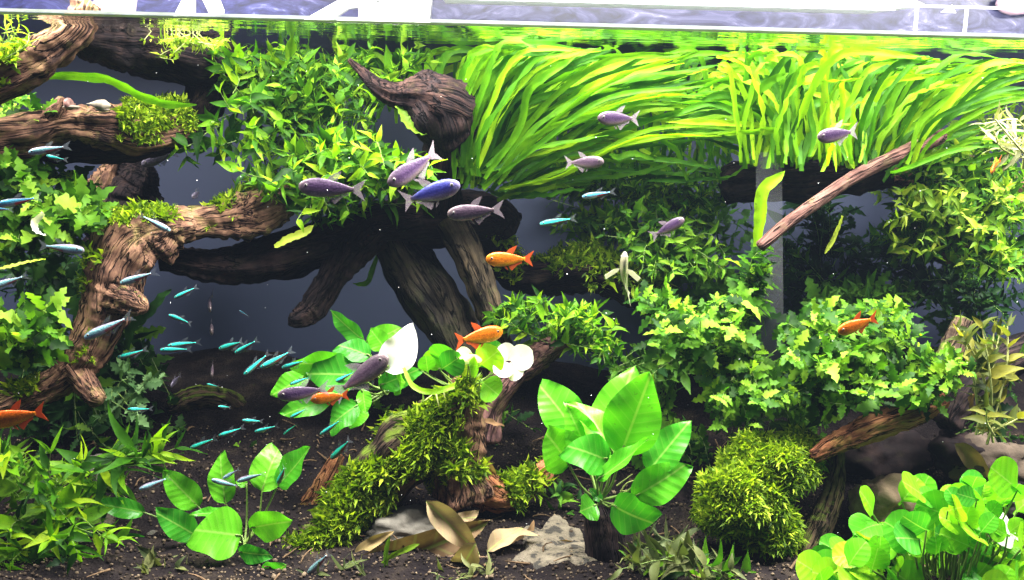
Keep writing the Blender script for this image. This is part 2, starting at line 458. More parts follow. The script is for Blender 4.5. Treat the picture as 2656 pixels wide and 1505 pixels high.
# ------------------------------------------------------------------ stem plant (thing > stem > leaf)
def bush(name, label, cat, base, blobs, leaves, mat, llen, group=None, spacing=14, nleaf_max=300, spread=0.75, stem_mat=None,
         islmat=None, up=0.55, whorl=2, leaf_from=0.25, lname='leaf', tipsize=0.65, stem_r=1.6, gap=1.0, dens=1.0):
    """base: (u,v,y); blobs: [(cu,cv,ru,rv,y0,y1,nstems)] where the stem tips go; lengths in photo pixels"""
    bu, bv, by = base
    B0 = P(*base)
    t = thing(name, label, cat, B0, group)
    items = []
    for (cu, cv, ru, rvv, y0, y1, ns) in blobs:
        for k in range(max(1, round(ns * dens))):
            a = rng.uniform(0, 2 * math.pi); q = math.sqrt(rng.random())
            yy = rng.uniform(y0, y1)
            T = clampw(P(cu + ru * q * math.cos(a), cv + rvv * q * math.sin(a), yy))
            st = B0.lerp(T, rng.uniform(0.30, 0.6)) if gap >= 1 else B0.copy()
            b = st + rv(0.006)
            mid = b.lerp(T, 0.5) + Vector((0, 0, (T - b).length * rng.uniform(-0.05, 0.25))) + rv(0.006)
            pts = [b, mid, clampw(T)]
            Vv, Ff = thin_tube(pts, S(stem_r, yy), S(stem_r * 0.5, yy), 4, 7)
            sm = [Vv, Ff, None]
            A = catmull([tuple(p) for p in pts], 12)
            ln = sum((Vector(A[i + 1]) - Vector(A[i])).length for i in range(12))
            nn = max(2, int(ln * (1 - leaf_from) / S(spacing, yy)))
            for i in range(nn + 1):
                s = leaf_from + (1 - leaf_from) * i / nn
                f = s * 12; j = min(int(f), 11)
                p = Vector(A[j]).lerp(Vector(A[j + 1]), f - j)
                d = (Vector(A[j + 1]) - Vector(A[j])).normalized()
                o1 = d.orthogonal().normalized(); o2 = d.cross(o1)
                for w in range(whorl if i < nn else whorl + 1):
                    az = i * 2.4 + w * 2 * math.pi / whorl + rng.uniform(-.4, .4)
                    out = o1 * math.cos(az) + o2 * math.sin(az)
                    dd = out * spread + d * rng.uniform(0.25, 0.6) * (2.0 if i == nn else 1) + Vector((0, 0, 0.15))
                    nr = Vector((0, -0.45, up)) + d * 0.5 + rv(0.35)
                    if rng.random() < 0.10: continue
                    L = S(llen, yy) * rng.uniform(0.45, 1.25) * (tipsize if s > 0.9 else 1)
                    M = orient(dd, nr, L, rng.uniform(0.8, 1.15)); M.translation = clampw(p.copy())
                    items.append(((p - CAM).length - 0.03 * rng.random(), M, rng.choice(leaves), sm))
    items.sort(key=lambda e: e[0])
    st = Stuff()
    for i, (_, M, lm, sm) in enumerate(items):
        if i < nleaf_max:
            M2 = M.copy(); M2.translation = M.translation - B0
            if not sm[2]: sm[2] = mk('stem', mesh('stem', [v - B0 for v in sm[0]], sm[1]), stem_mat or G['stem'], t)
            o = mk(lname, lm, None, sm[2], M2)
            if not lm.materials: lm.materials.append(mat)
            if lm.materials[0] != mat:
                o.material_slots[0].link = 'OBJECT'; o.material_slots[0].material = mat
        else:
            st.add(lm, M)
            if sm[2] is None: sm[2] = False; st.raw(sm[0], sm[1])
    if st.n: st.build('foliage', islmat or G['fine'], t, B0)
    return t


# ------------------------------------------------------------------ ribbon-leaved plant (thing > blade)
def blade_mesh(pts, w, seed, off, facing=Vector((0, -1, 0.25)), n=18, crinkle=0.22, wob=1.0):
    A = catmull([tuple(p) for p in pts], n); V = []; Fc = []
    tw0 = rng.uniform(-0.7, 0.7); tw1 = rng.uniform(-1.0, 1.0)
    for i, a in enumerate(A):
        s = i / n; p = Vector(a)
        t = (Vector(A[min(i + 1, n)]) - Vector(A[max(i - 1, 0)])).normalized()
        x = t.cross(facing).normalized(); z = x.cross(t)
        an = tw0 + tw1 * s; x, z = x * math.cos(an) + z * math.sin(an), z * math.cos(an) - x * math.sin(an)
        ww = w * (0.55 + 0.45 * min(1, s / 0.3)) * (1 - max(0, (s - 0.72) / 0.28) ** 2.2) * (1 + 0.12 * noise.noise(Vector((s * 9, seed, 0)))) + w * 0.02
        p = p + x * wob * w * 0.22 * math.sin(s * 11 + seed) + x * wob * w * 0.7 * noise.noise(Vector((s * 3, seed, 7)))
        for q in (-1, -0.5, 0, 0.5, 1):
            cr = crinkle * w * math.sin(s * 40 + seed + q * 2) * abs(q)
            V.append(p + x * q * ww * 0.5 + z * (abs(q) * ww * 0.12 + cr) - off)
    for i in range(n):
        for j in range(4):
            a = i * 5 + j; Fc.append((a, a + 1, a + 6, a + 5))
    return mesh('blade', V, Fc)


def blades(name, label, base, specs, mat, group=None, width=26, cat='plant'):
    """specs: [(n, (bu0,bu1,bv0,bv1,y0,y1), [(u,v)...control], jitter px, (tu0,tu1,tv0,tv1))]; bezier-ish path via points"""
    B0 = P(*base); t = thing(name, label, cat, B0, group)
    for (n, bb, ctr, jit, tip, wsc) in specs:
        for k in range(n):
            y = rng.uniform(bb[4], bb[5])
            f = (k + rng.random()) / n
            pu = bb[0] + (bb[1] - bb[0]) * f; pv = rng.uniform(bb[2], bb[3])
            y2 = y + rng.uniform(-0.05, 0.05)
            tu = tip[0] + (tip[1] - tip[0]) * min(1, max(0, f + rng.gauss(0, 0.25))); tv = rng.uniform(tip[2], tip[3])
            pts = [P(pu, pv, y)]
            for (cu, cv, g0) in ctr:
                # controls are offsets blended between base and tip
                pts.append(clampw(P(pu + (tu - pu) * cu + rng.gauss(0, jit), pv + (tv - pv) * cv + rng.gauss(0, jit * 0.6), y + (y2 - y) * g0)))
            pts.append(clampw(P(tu, tv, y2)))
            mk('blade', blade_mesh(pts, S(width * wsc * rng.uniform(0.7, 1.2), y), rng.uniform(0, 50), B0), mat, t)
    return t


# ------------------------------------------------------------------ moss
TUFT = []
for k in range(5):
    Vv = []; Ff = []
    rr = random.Random(k)
    for j in range(5):
        d = Vector((rr.gauss(0, .55), rr.gauss(0, .55), 0.8)).normalized(); sd = d.orthogonal().normalized() * 0.11
        c = Vector((rr.uniform(-.2, .2), rr.uniform(-.2, .2), 0)); dr = Vector((rr.gauss(0, .2), rr.gauss(0, .2), -0.15))
        b = len(Vv)
        m1 = c + d * 0.55; e = c + d + dr
        Vv += [c - sd * .5, c + sd * .5, m1 + sd, m1 - sd, e]
        Ff += [(b, b + 1, b + 2, b + 3), (b + 3, b + 2, b + 4)]
    TUFT.append(mesh('tuft', Vv, Ff))


def moss_on(me, n, size, test, st, off=Vector((0, 0, 0)), droop=0.0):
    """scatter tufts over mesh faces passing test(center, normal)"""
    me.update(); ps = [p for p in me.polygons if test(p.center + off, p.normal)]
    if not ps: return
    ws = [p.area for p in ps]
    for p in rng.choices(ps, ws, k=n):
        vs = [me.vertices[i].co for i in p.vertices]
        a, b = rng.random(), rng.random()
        if len(vs) == 4: q = vs[0].lerp(vs[1], a).lerp(vs[3].lerp(vs[2], a), b)
        else: q = vs[0].lerp(vs[1], a).lerp(vs[2], b)
        nr = (p.normal + rv(0.35) + Vector((0, 0, 0.25 - droop))).normalized()
        s = size * (rng.uniform(0.4, 1.3) if rng.random() < .9 else rng.uniform(1.4, 2.2))
        M = orient(nr.orthogonal(), nr, s); M.translation = q + off - nr * s * 0.1
        st.add(rng.choice(TUFT), M)


def blob_mesh(name, c, r, seed, sub=4, amp=0.3, fr=1.3, off=Vector((0, 0, 0))):
    import bmesh
    bm = bmesh.new(); bmesh.ops.create_icosphere(bm, subdivisions=sub, radius=1)
    for v in bm.verts:
        d = v.co.normalized()
        f = 1 + amp * noise.noise(d * fr + Vector((seed, 0, 0))) + amp * 0.5 * noise.noise(d * fr * 2.6 + Vector((0, seed, 0))) + amp * 0.2 * noise.noise(d * fr * 7 + Vector((0, seed, 3)))
        v.co = Vector((d.x * r[0] * f, d.y * r[1] * f, d.z * r[2] * f)) + c - off
    me = bpy.data.meshes.new(name); bm.to_mesh(me); bm.free()
    me.polygons.foreach_set('use_smooth', [True] * len(me.polygons))
    return me

# ================================================================== the tank
def box_mesh(name, lo, hi, bev=0.0):
    import bmesh
    bm = bmesh.new(); bmesh.ops.create_cube(bm, size=1)
    for v in bm.verts:
        v.co = Vector([lo[i] if v.co[i] < 0 else hi[i] for i in range(3)])
    if bev: bmesh.ops.bevel(bm, geom=bm.edges[:], offset=bev, segments=2, affect='EDGES')
    me = bpy.data.meshes.new(name); bm.to_mesh(me); bm.free()
    return me


def back_mat():
    m, t, out = nodes('dark_blue_backing'); L = t.links
    g = t.nodes.new('ShaderNodeNewGeometry')
    nz = N(t, 'ShaderNodeTexNoise', Scale=5.0, Detail=3.0); L.new(g.outputs['Position'], nz.inputs['Vector'])
    c = ramp(t, nz.outputs[0], [(0.3, (0.020, 0.027, 0.060)), (0.7, (0.027, 0.036, 0.075))])
    pr = N(t, 'ShaderNodeBsdfPrincipled', Roughness=0.6); L.new(c, pr.inputs['Base Color']); L.new(pr.outputs[0], out.inputs[0])
    return m


def soil_mat():
    m, t, out = nodes('dark_soil'); L = t.links
    g = t.nodes.new('ShaderNodeNewGeometry')
    vo = N(t, 'ShaderNodeTexVoronoi', Scale=330.0); L.new(g.outputs['Position'], vo.inputs['Vector'])
    nz = N(t, 'ShaderNodeTexNoise', Scale=30.0, Detail=6.0); L.new(g.outputs['Position'], nz.inputs['Vector'])
    c = ramp(t, nz.outputs[0], [(0.3, (0.005, 0.004, 0.005)), (0.55, (0.013, 0.010, 0.010)), (0.75, (0.04, 0.03, 0.022))])
    bp = N(t, 'ShaderNodeBump', Strength=0.8, Distance=0.003); L.new(vo.outputs[0], bp.inputs['Height'])
    pr = N(t, 'ShaderNodeBsdfPrincipled', Roughness=0.95); pr.inputs['Specular IOR Level'].default_value = 0.03; L.new(c, pr.inputs['Base Color']); L.new(bp.outputs[0], pr.inputs['Normal'])
    L.new(pr.outputs[0], out.inputs[0]); return m


def sand_mat():
    m, t, out = nodes('pale_sand'); L = t.links
    g = t.nodes.new('ShaderNodeNewGeometry')
    vo = N(t, 'ShaderNodeTexVoronoi', Scale=700.0); L.new(g.outputs['Position'], vo.inputs['Vector'])
    nz = N(t, 'ShaderNodeTexNoise', Scale=90.0, Detail=6.0); L.new(g.outputs['Position'], nz.inputs['Vector'])
    c = ramp(t, nz.outputs[0], [(0.42, (0.02, 0.016, 0.012)), (0.47, (0.10, 0.08, 0.055)), (0.7, (0.17, 0.14, 0.10))])
    bp = N(t, 'ShaderNodeBump', Strength=0.6, Distance=0.0015); L.new(vo.outputs[0], bp.inputs['Height'])
    pr = N(t, 'ShaderNodeBsdfPrincipled', Roughness=0.85); L.new(c, pr.inputs['Base Color']); L.new(bp.outputs[0], pr.inputs['Normal'])
    L.new(pr.outputs[0], out.inputs[0]); return m


def water_mat():
    """a still surface: mirror-like at a grazing angle, clear when looked through steeply"""
    m, t, out = nodes('water_surface'); L = t.links
    g = t.nodes.new('ShaderNodeNewGeometry')
    nz = N(t, 'ShaderNodeTexNoise', Scale=22.0, Detail=2.0); L.new(g.outputs['Position'], nz.inputs['Vector'])
    bp = N(t, 'ShaderNodeBump', Strength=0.25, Distance=0.004); L.new(nz.outputs[0], bp.inputs['Height'])
    lw = N(t, 'ShaderNodeLayerWeight', Blend=0.5)
    mr = N(t, 'ShaderNodeMapRange'); mr.inputs[1].default_value = 0.25; mr.inputs[2].default_value = 0.62
    mr.inputs[3].default_value = 0.03; mr.inputs[4].default_value = 0.96
    L.new(lw.outputs['Facing'], mr.inputs[0])
    gl = N(t, 'ShaderNodeBsdfGlossy', Roughness=0.02); gl.inputs[0].default_value = (0.92, 0.97, 0.93, 1); L.new(bp.outputs[0], gl.inputs['Normal'])
    tp = t.nodes.new('ShaderNodeBsdfTransparent')
    ms = t.nodes.new('ShaderNodeMixShader'); L.new(mr.outputs[0], ms.inputs[0]); L.new(tp.outputs[0], ms.inputs[1]); L.new(gl.outputs[0], ms.inputs[2])
    L.new(ms.outputs[0], out.inputs[0]); return m


def clear_mat():
    m, t, out = nodes('clear_glass')
    tp = t.nodes.new('ShaderNodeBsdfTransparent'); t.links.new(tp.outputs[0], out.inputs[0]); return m


def milk_mat(name, c, alpha, rough=0.25):
    m, t, out = nodes(name); L = t.links
    pr = N(t, 'ShaderNodeBsdfPrincipled', Roughness=rough); pr.inputs['Base Color'].default_value = (*c, 1)
    tp = t.nodes.new('ShaderNodeBsdfTransparent')
    ms = N(t, 'ShaderNodeMixShader'); ms.inputs[0].default_value = alpha; L.new(tp.outputs[0], ms.inputs[1]); L.new(pr.outputs[0], ms.inputs[2])
    L.new(ms.outputs[0], out.inputs[0]); return m


def glow_edge(name, c, tr=0.7):
    m, t, out = nodes(name); L = t.links
    g = t.nodes.new('ShaderNodeNewGeometry')
    nz = N(t, 'ShaderNodeTexNoise', Scale=45.0, Detail=4.0); L.new(g.outputs['Position'], nz.inputs['Vector'])
    col = ramp(t, nz.outputs[0], [(0.35, tuple(x * .6 for x in c)), (0.65, c)])
    d = t.nodes.new('ShaderNodeBsdfPrincipled'); L.new(col, d.inputs['Base Color'])
    tl = t.nodes.new('ShaderNodeBsdfTranslucent'); L.new(col, tl.inputs[0])
    ms = N(t, 'ShaderNodeMixShader'); ms.inputs[0].default_value = tr; L.new(d.outputs[0], ms.inputs[1]); L.new(tl.outputs[0], ms.inputs[2])
    L.new(ms.outputs[0], out.inputs[0]); return m


def sheet(name, y, z0, z1, mat):
    return mk(name, mesh(name, [Vector(v) - TO for v in ((X0, y, z0), (X1, y, z0), (X1, y + .0012, z1), (X0, y + .0012, z1))], [(0, 1, 2, 3)], False), mat, tank)


def rim_mat():
    """back panel above the water, blotchy rippled reflections painted into its colour"""
    m, t, out = nodes('reflection_mottled_glass'); L = t.links
    g = t.nodes.new('ShaderNodeNewGeometry')
    mp = N(t, 'ShaderNodeMapping'); mp.inputs['Scale'].default_value = (1, 1, 2.6); L.new(g.outputs['Position'], mp.inputs[0])
    n1 = N(t, 'ShaderNodeTexNoise', Scale=17.0, Detail=6.0, Roughness=0.6, Distortion=2.2); L.new(mp.outputs[0], n1.inputs['Vector'])
    c = ramp(t, n1.outputs[0], [(0.30, (0.003, 0.003, 0.012)), (0.42, (0.011, 0.011, 0.040)), (0.52, (0.024, 0.023, 0.070)), (0.63, (0.055, 0.053, 0.115)), (0.74, (0.22, 0.22, 0.26))])  # lilac and white reflections painted in as blotches
    sx = N(t, 'ShaderNodeSeparateXYZ'); L.new(g.outputs['Position'], sx.inputs[0])
    mr = N(t, 'ShaderNodeMapRange'); mr.inputs[1].default_value = -0.15; mr.inputs[2].default_value = -0.35; L.new(sx.outputs[0], mr.inputs[0])
    mc = N(t, 'ShaderNodeMix'); mc.data_type = 'RGBA'; mc.blend_type = 'MULTIPLY'; L.new(mr.outputs[0], mc.inputs[0]); L.new(c, mc.inputs[6]); mc.inputs[7].default_value = (0.75, 0.8, 1.5, 1)
    pr = N(t, 'ShaderNodeBsdfPrincipled', Roughness=0.3); L.new(mc.outputs[2], pr.inputs['Base Color']); L.new(pr.outputs[0], out.inputs[0])
    return m


YB = 0.56
X0, X1 = -0.86, 0.86
CLEAR = clear_mat()
EDGE = plain('polished_glass_edge', (0.26, 0.27, 0.29), 0.25, 0.4, 40, 0.15, 0.05)
WATERM = water_mat()
tank = thing('aquarium_tank', 'long rimless glass aquarium tank with a dark blue back', 'aquarium', (0, 0, FLOOR - 0.02))
TO = Vector((0, 0, FLOOR - 0.02))


def tpart(name, lo, hi, mat, bev=0.0, parent=None):
    return mk(name, box_mesh(name, Vector(lo) - TO, Vector(hi) - TO, bev), mat, parent or tank)


TOPZ = 0.0650
tpart('front_pane', (X0, -0.0105, FLOOR - 0.02), (X1, -0.0005, TOPZ), CLEAR)
tpart('back_pane', (X0, YB, FLOOR - 0.02), (X1, YB + 0.01, WATER + 0.004), back_mat())
tpart('back_rim', (X0, YB + 0.002, WATER + 0.004), (X1, YB + 0.012, 0.1500), rim_mat())
tpart('side_pane', (X0 - 0.01, -0.0105, FLOOR - 0.02), (X0, YB + 0.01, TOPZ), back_mat())
tpart('side_pane', (X1, -0.0105, FLOOR - 0.02), (X1 + 0.01, YB + 0.01, TOPZ), back_mat())
tpart('base_pane', (X0, -0.0105, FLOOR - 0.03), (X1, YB + 0.01, FLOOR - 0.021), EDGE)
sheet('front_rim', -0.002, TOPZ, TOPZ + 0.0022, glow_edge('polished_rim', (0.45, 0.45, 0.5)))
sheet('waterline', 0.0006, WATER + 0.0006, WATER + 0.0030, glow_edge('wet_meniscus', (0.26, 0.29, 0.27)))
sheet('algae_line', 0.0004, WATER - 0.0012, WATER + 0.0005, glow_edge('algae_film', (0.07, 0.12, 0.03), .5))
for u in (2360, 2487):                                   # glass braces glued inside the front pane above the water
    a = P(u, 75, 0.012)
    mk('brace', mesh('brace', [Vector(v) - TO for v in ((a.x - .0013, .001, WATER + .003), (a.x + .0013, .001, WATER + .003), (a.x + .0013, .001, TOPZ), (a.x - .0013, .001, TOPZ))], [(0, 1, 2, 3)], False), glow_edge('brace_edge', (0.36, 0.36, 0.42)), tank)

# water: a thin closed sheet lying inside the panes
n, V, Fc = 60, [], []
setp(mk('water', mesh('water', [(X0, 0.0025, WATER), (X1, 0.0025, WATER), (X1, YB, WATER), (X0, YB, WATER)], [(0, 1, 2, 3)]), WATERM), 'still clear water surface mirroring the plants just below the glass rim', None, None, 'structure')

# ground
V = []; Fc = []; nx, ny = 120, 50


def ground_z(x, y):
    s = min(1, max(0, (y - 0.14) / 0.38))
    return FLOOR + 0.10 * s * s * (3 - 2 * s) * (0.8 + 0.5 * noise.noise(Vector((x * 3, 0, 4)))) + 0.012 * noise.noise(Vector((x * 14, y * 14, 1))) * min(1, y * 6 + .2) + 0.004 * noise.noise(Vector((x * 60, y * 60, 1)))


for j in range(ny + 1):
    for i in range(nx + 1):
        x = X0 + (X1 - X0) * i / nx; y = YB * j / ny
        V.append((x, y, ground_z(x, y)))
for j in range(ny):
    for i in range(nx):
        a = j * (nx + 1) + i; Fc.append((a, a + 1, a + nx + 2, a + nx + 1))
setp(mk('ground', mesh('ground', V, Fc), soil_mat()), 'dark brown planting soil on the tank floor', None, None, 'structure')
SANDM = sand_mat()


def sand(cu, cv, ru, y, label, ryf=0.05):
    c = P(cu, cv, y); V = [(c.x, c.y, ground_z(c.x, c.y) + 0.0025)]; Fc = []
    k = 56
    for ring in (0.5, 0.85, 1.0):
        for i in range(k):
            a = 2 * math.pi * i / k; q = ring * (1 + 0.55 * noise.noise(Vector((math.cos(a) * 2.6, math.sin(a) * 2.6, cu))))
            x = c.x + S(ru, y) * q * math.cos(a); yy = c.y + ryf * q * math.sin(a)
            V.append((x, yy, ground_z(x, yy) + (0.0025 if ring < 0.9 else -0.003)))
    for i in range(k): Fc.append((0, 1 + i, 1 + (i + 1) % k))
    for r in range(2):
        for i in range(k):
            a = 1 + r * k + i; b = 1 + r * k + (i + 1) % k; Fc.append((a, a + k, b + k, b))
    return setp(mk('sand_patch', mesh('sand_patch', V, Fc), SANDM), label, None, None, 'structure')


sand(1440, 1465, 130, 0.15, 'patch of pale sand on the floor beside the dark post')
sand(250, 1420, 50, 0.17, 'patch of pale sand behind the strap-leaved plant')

# things over the tank
WHITE = plain('white_lamp_casing', (0.80, 0.80, 0.80), 0.35, 0.5, 20, 0.04, 0.02)
GREYM = plain('grey_metal', (0.30, 0.30, 0.36), 0.4, 0.5, 25, 0.2, 0.05)
DARKM = plain('dark_fitting', (0.05, 0.035, 0.05), 0.6, 0.4, 25, 0.4, 0.1)
lb = P(1860, 8, 0.40); lamp = thing('lamp_bar', 'long white aquarium lamp bar tapering to a point above the rim', 'lamp', lb)
xL = P(1150, 8, 0.40).x - lb.x; xR = P(2280, 12, 0.40).x - lb.x; xT = P(2400, 12, 0.40).x - lb.x
zb = P(2000, 22, 0.40).z - lb.z
Vb = []
for (x, h, d) in ((xL, 0.022, 0.05), (xR, 0.020, 0.045), (xT, 0.0012, 0.004)):
    for (yy, zz) in ((-d, zb), (d, zb), (d, zb + h), (-d * 0.8, zb + h)):
        Vb.append((x, yy, zz if x != xT else zb + 0.006 + (zz - zb)))
Fb = [(0, 1, 2, 3), (11, 10, 9, 8)]
for r in range(2):
    for k in range(4):
        a = r * 4 + k; b = r * 4 + (k + 1) % 4; Fb.append((b, a, a + 4, b + 4))
mk('casing', mesh('casing', Vb, Fb, False), WHITE, lamp)
mk('trim_strip', box_mesh('trim_strip', (xL, -0.052, zb - 0.003), (xR, -0.047, zb - 0.0005)), GREYM, lamp)
# white lamp stand over the middle of the tank
ls = P(930, 60, 0.44); st_ = thing('lamp_stand', 'white splayed lamp stand with angled legs above the bushy plant', 'lamp stand', ls)


def slab(pxs, y, th, parent, org, mat, name):
    A = [P(u, v, y) - org for u, v in pxs]; k = len(A)
    V = [a for a in A] + [a + Vector((0, th, 0)) for a in A]
    Fq = [tuple(range(k))[::-1], tuple(range(k, 2 * k))] + [(i, (i + 1) % k, (i + 1) % k + k, i + k) for i in range(k)]
    return mk(name, mesh(name, V, Fq, False), mat, parent)


slab([(775, 58), (900, -12), (990, -14), (965, 12), (900, 22), (845, 58)], 0.44, 0.02, st_, ls, WHITE, 'leg')
slab([(930, 20), (1010, 0), (1065, 8), (1068, 66), (930, 62)], 0.443, 0.03, st_, ls, WHITE, 'foot_block')
slab([(960, -14), (1120, -14), (1118, 10), (1112, 66), (1075, 66), (1050, 4), (960, 2)], 0.447, 0.02, st_, ls, WHITE, 'upright')
slab([(845, 56), (935, 44), (935, 62), (845, 60)], 0.438, 0.012, st_, ls, WHITE, 'brace')
ls2 = P(520, 20, 0.40); s2 = thing('lamp_stand', 'pair of short white prongs above the floating moss', 'lamp stand', ls2)
slab([(450, 42), (478, -12), (500, -12), (500, 40)], 0.40, 0.012, s2, ls2, WHITE, 'prong')
slab([(545, 40), (520, -12), (560, -12), (575, 26), (572, 42)], 0.40, 0.012, s2, ls2, WHITE, 'prong')
ls3 = P(290, 10, 0.42); 
pk = thing('pale_cloth', 'pale lilac folded cloth beyond the rim beside the branch', 'cloth', ls3)
slab([(215, 28), (260, -12), (345, -12), (340, 30)], 0.42, 0.015, pk, ls3, plain('lilac_cloth', (0.55, 0.45, 0.52), 0.8, 0.2, 60, 0.2, 0.3), 'fold')
dk = thing('dark_fitting', 'dark fitting beyond the rim past the lamp tip', 'fitting', P(2500, 10, 0.55))
o_ = P(2500, 10, 0.55)
slab([(2330, 40), (2330, -20), (2700, -20), (2700, 60)], 0.572, 0.02, dk, o_, DARKM, 'back_plate')
slab([(2478, 34), (2482, -14), (2530, -14), (2525, 38)], 0.565, 0.004, dk, o_, WHITE, 'post')
slab([(2440, 32), (2470, 12), (2480, 34)], 0.56, 0.004, dk, o_, WHITE, 'clip')
mk('knob', blob_mesh('knob', P(2640, 14, 0.55) - o_, (0.028, 0.008, 0.012), 3, 3, 0.15), plain('mauve_knob', (0.30, 0.20, 0.25), 0.5), dk)

# ================================================================== driftwood
def wood_thing(name, label, parts, mats, seed=1.0, cat='driftwood', group=None):
    b = P(*parts[0][1][0][:3]); t = thing(name, label, cat, b, group); out = []
    for i, (pn, pts, rough, ridge) in enumerate(parts):
        me = tube_mesh(pn, PX(pts), max(20, 14 * (len(pts) - 1)), 40, rough * 0.7, ridge, seed + i * 3.7, b)
        mk(pn, me, mats[i] if isinstance(mats, list) else mats, t); out.append((me, b))
    return t, out


# big arching driftwood in the middle
ARCH, arch_m = wood_thing('arch_driftwood', 'big dark arching driftwood with several legs spanning the blue back', [
    ('trunk', [(420, 668, .27, 34), (560, 690, .29, 46), (700, 672, .31, 58), (850, 625, .32, 62), (1000, 580, .33, 66), (1150, 565, .34, 66), (1290, 570, .35, 52), (1330, 600, .35, 30)], .25, .3),
    ('leg', [(960, 590, .32, 60), (900, 660, .31, 48), (850, 740, .30, 40), (805, 805, .29, 36), (770, 828, .28, 26), (752, 826, .28, 16)], .2, .2),
    ('leg', [(1000, 590, .34, 60), (1060, 680, .34, 70), (1130, 780, .33, 72), (1185, 890, .32, 66), (1230, 1010, .31, 60)], .2, .25),
    ('leg', [(1170, 570, .32, 40), (1215, 660, .31, 40), (1262, 780, .30, 36), (1300, 900, .30, 34)], .2, .25),
    ('limb', [(1250, 560, .36, 45), (1290, 650, .37, 42), (1330, 710, .37, 38), (1430, 712, .36, 48), (1540, 700, .35, 60), (1640, 745, .35, 50), (1720, 800, .36, 40)], .3, .3)],
    [DWOOD, DWOOD, wood_mat('mossy_dark_driftwood', (0.008, 0.007, 0.007), (0.022, 0.018, 0.014), (0.045, 0.036, 0.024), 0.06), wood_mat('olive_driftwood', (0.012, 0.010, 0.008), (0.04, 0.03, 0.02), (0.09, 0.065, 0.04), 0.1), DWOOD], 2.0)
LEFTW, left_m = wood_thing('leaning_driftwood', 'pale brown leaning driftwood limb with a short broken stub', [
    ('trunk', [(-60, 1090, .17, 34), (60, 1035, .18, 36), (170, 975, .19, 44), (235, 900, .20, 58), (275, 800, .21, 68), (300, 700, .22, 84), (345, 630, .23, 84), (430, 590, .24, 52), (500, 580, .25, 40)], .22, .3),
    ('knuckle', [(400, 640, .235, 60), (470, 585, .25, 44), (560, 575, .27, 44), (640, 560, .29, 60), (700, 535, .30, 62), (755, 500, .31, 40)], .35, .35),
    ('stub', [(195, 955, .19, 40), (225, 1000, .18, 34), (255, 1040, .17, 26)], .15, .15),
    ('knob', [(300, 770, .2, 50), (350, 790, .19, 34), (372, 800, .185, 20)], .2, .2)], WOOD, 11.0)
TOPW, top_m = wood_thing('surface_driftwood', 'brown driftwood branch breaking the water surface above the snails', [
    ('branch', [(-80, 235, .16, 62), (30, 190, .17, 58), (120, 140, .18, 48), (190, 90, .19, 40), (215, 45, .2, 36), (225, 10, .2, 34)], .3, .35),
    ('knot', [(-60, 150, .18, 50), (0, 148, .18, 36), (40, 135, .185, 14)], .3, .2),
    ('log', [(200, 95, .22, 45), (290, 110, .26, 62), (400, 130, .30, 72), (520, 160, .33, 74), (600, 190, .36, 62), (640, 215, .37, 40)], .3, .3),
    ('limb', [(560, 170, .34, 60), (540, 240, .34, 56), (500, 300, .33, 50), (440, 345, .32, 44)], .3, .3)], [WOOD, WOOD, DWOOD, DWOOD], 21.0)
SNW, sn_m = wood_thing('ledge_driftwood', 'dark driftwood ledge carrying the two snails', [
    ('log', [(-80, 365, .20, 52), (60, 350, .22, 52), (170, 322, .24, 46), (280, 330, .25, 54), (380, 335, .27, 56), (470, 310, .30, 52)], .3, .35),
    ('spur', [(120, 320, .23, 36), (150, 280, .23, 24), (162, 255, .23, 12)], .2, .2),
    ('underside', [(-80, 385, .24, 40), (80, 380, .26, 44), (240, 380, .28, 44), (380, 370, .30, 44), (480, 330, .33, 40)], .3, .3)], [WOOD, WOOD, DWOOD], 31.0)  # dark log under the ledge, its shade put into the colour
STP, stp_m = wood_thing('stump_driftwood', 'jagged dark stump with a pointed tip behind the lobed ferns', [
    ('stump', [(320, 640, .42, 90), (330, 560, .42, 92), (345, 490, .42, 76), (370, 445, .42, 46), (380, 425, .42, 20)], .35, .35),
    ('spike', [(255, 500, .41, 40), (280, 450, .41, 26), (300, 415, .41, 12), (306, 396, .41, 4)], .25, .25)], [DWOOD, WOOD], 41.0)
KNB, knb_m = wood_thing('hooked_driftwood', 'hooked dark driftwood knob poking out beside the tall ribbon plant', [
    ('hook', [(905, 155, .26, 6), (942, 190, .255, 14), (980, 225, .25, 24), (1030, 248, .25, 34), (1090, 250, .25, 50), (1150, 262, .25, 64), (1200, 285, .26, 56)], .15, .2),
    ('knob', [(1090, 205, .27, 34), (1120, 250, .26, 70), (1150, 300, .26, 84), (1160, 370, .28, 66), (1150, 450, .31, 55), (1140, 540, .33, 50)], .3, .3)], [wood_mat('worn_driftwood', (0.006, 0.004, 0.005), (0.016, 0.009, 0.009), (0.06, 0.032, 0.026), 0.0), DWOOD], 51.0)
STK, stk_m = wood_thing('slanting_stick', 'smooth slanting brown stick below the upright ribbon plant', [
    ('stick', [(1972, 640, .20, 15), (2030, 590, .21, 17), (2110, 530, .22, 17), (2190, 475, .23, 17), (2265, 432, .24, 18), (2340, 400, .25, 20), (2440, 350, .27, 22)], .08, .12)], [wood_mat('smooth_driftwood', (0.05, 0.023, 0.02), (0.10, 0.05, 0.04), (0.15, 0.08, 0.065), 0.0)], 61.0)
RLG, rlg_m = wood_thing('red_log', 'reddish brown log under the lobed plant beside the moss mound', [
    ('log', [(2108, 1185, .16, 20), (2180, 1145, .17, 30), (2260, 1110, .18, 36), (2360, 1075, .20, 34), (2440, 1040, .22, 26)], .2, .25),
    ('limb', [(2380, 1060, .21, 26), (2430, 980, .22, 28), (2470, 900, .24, 30), (2500, 830, .25, 26)], .25, .25)], [RWOOD, MWOOD], 71.0)
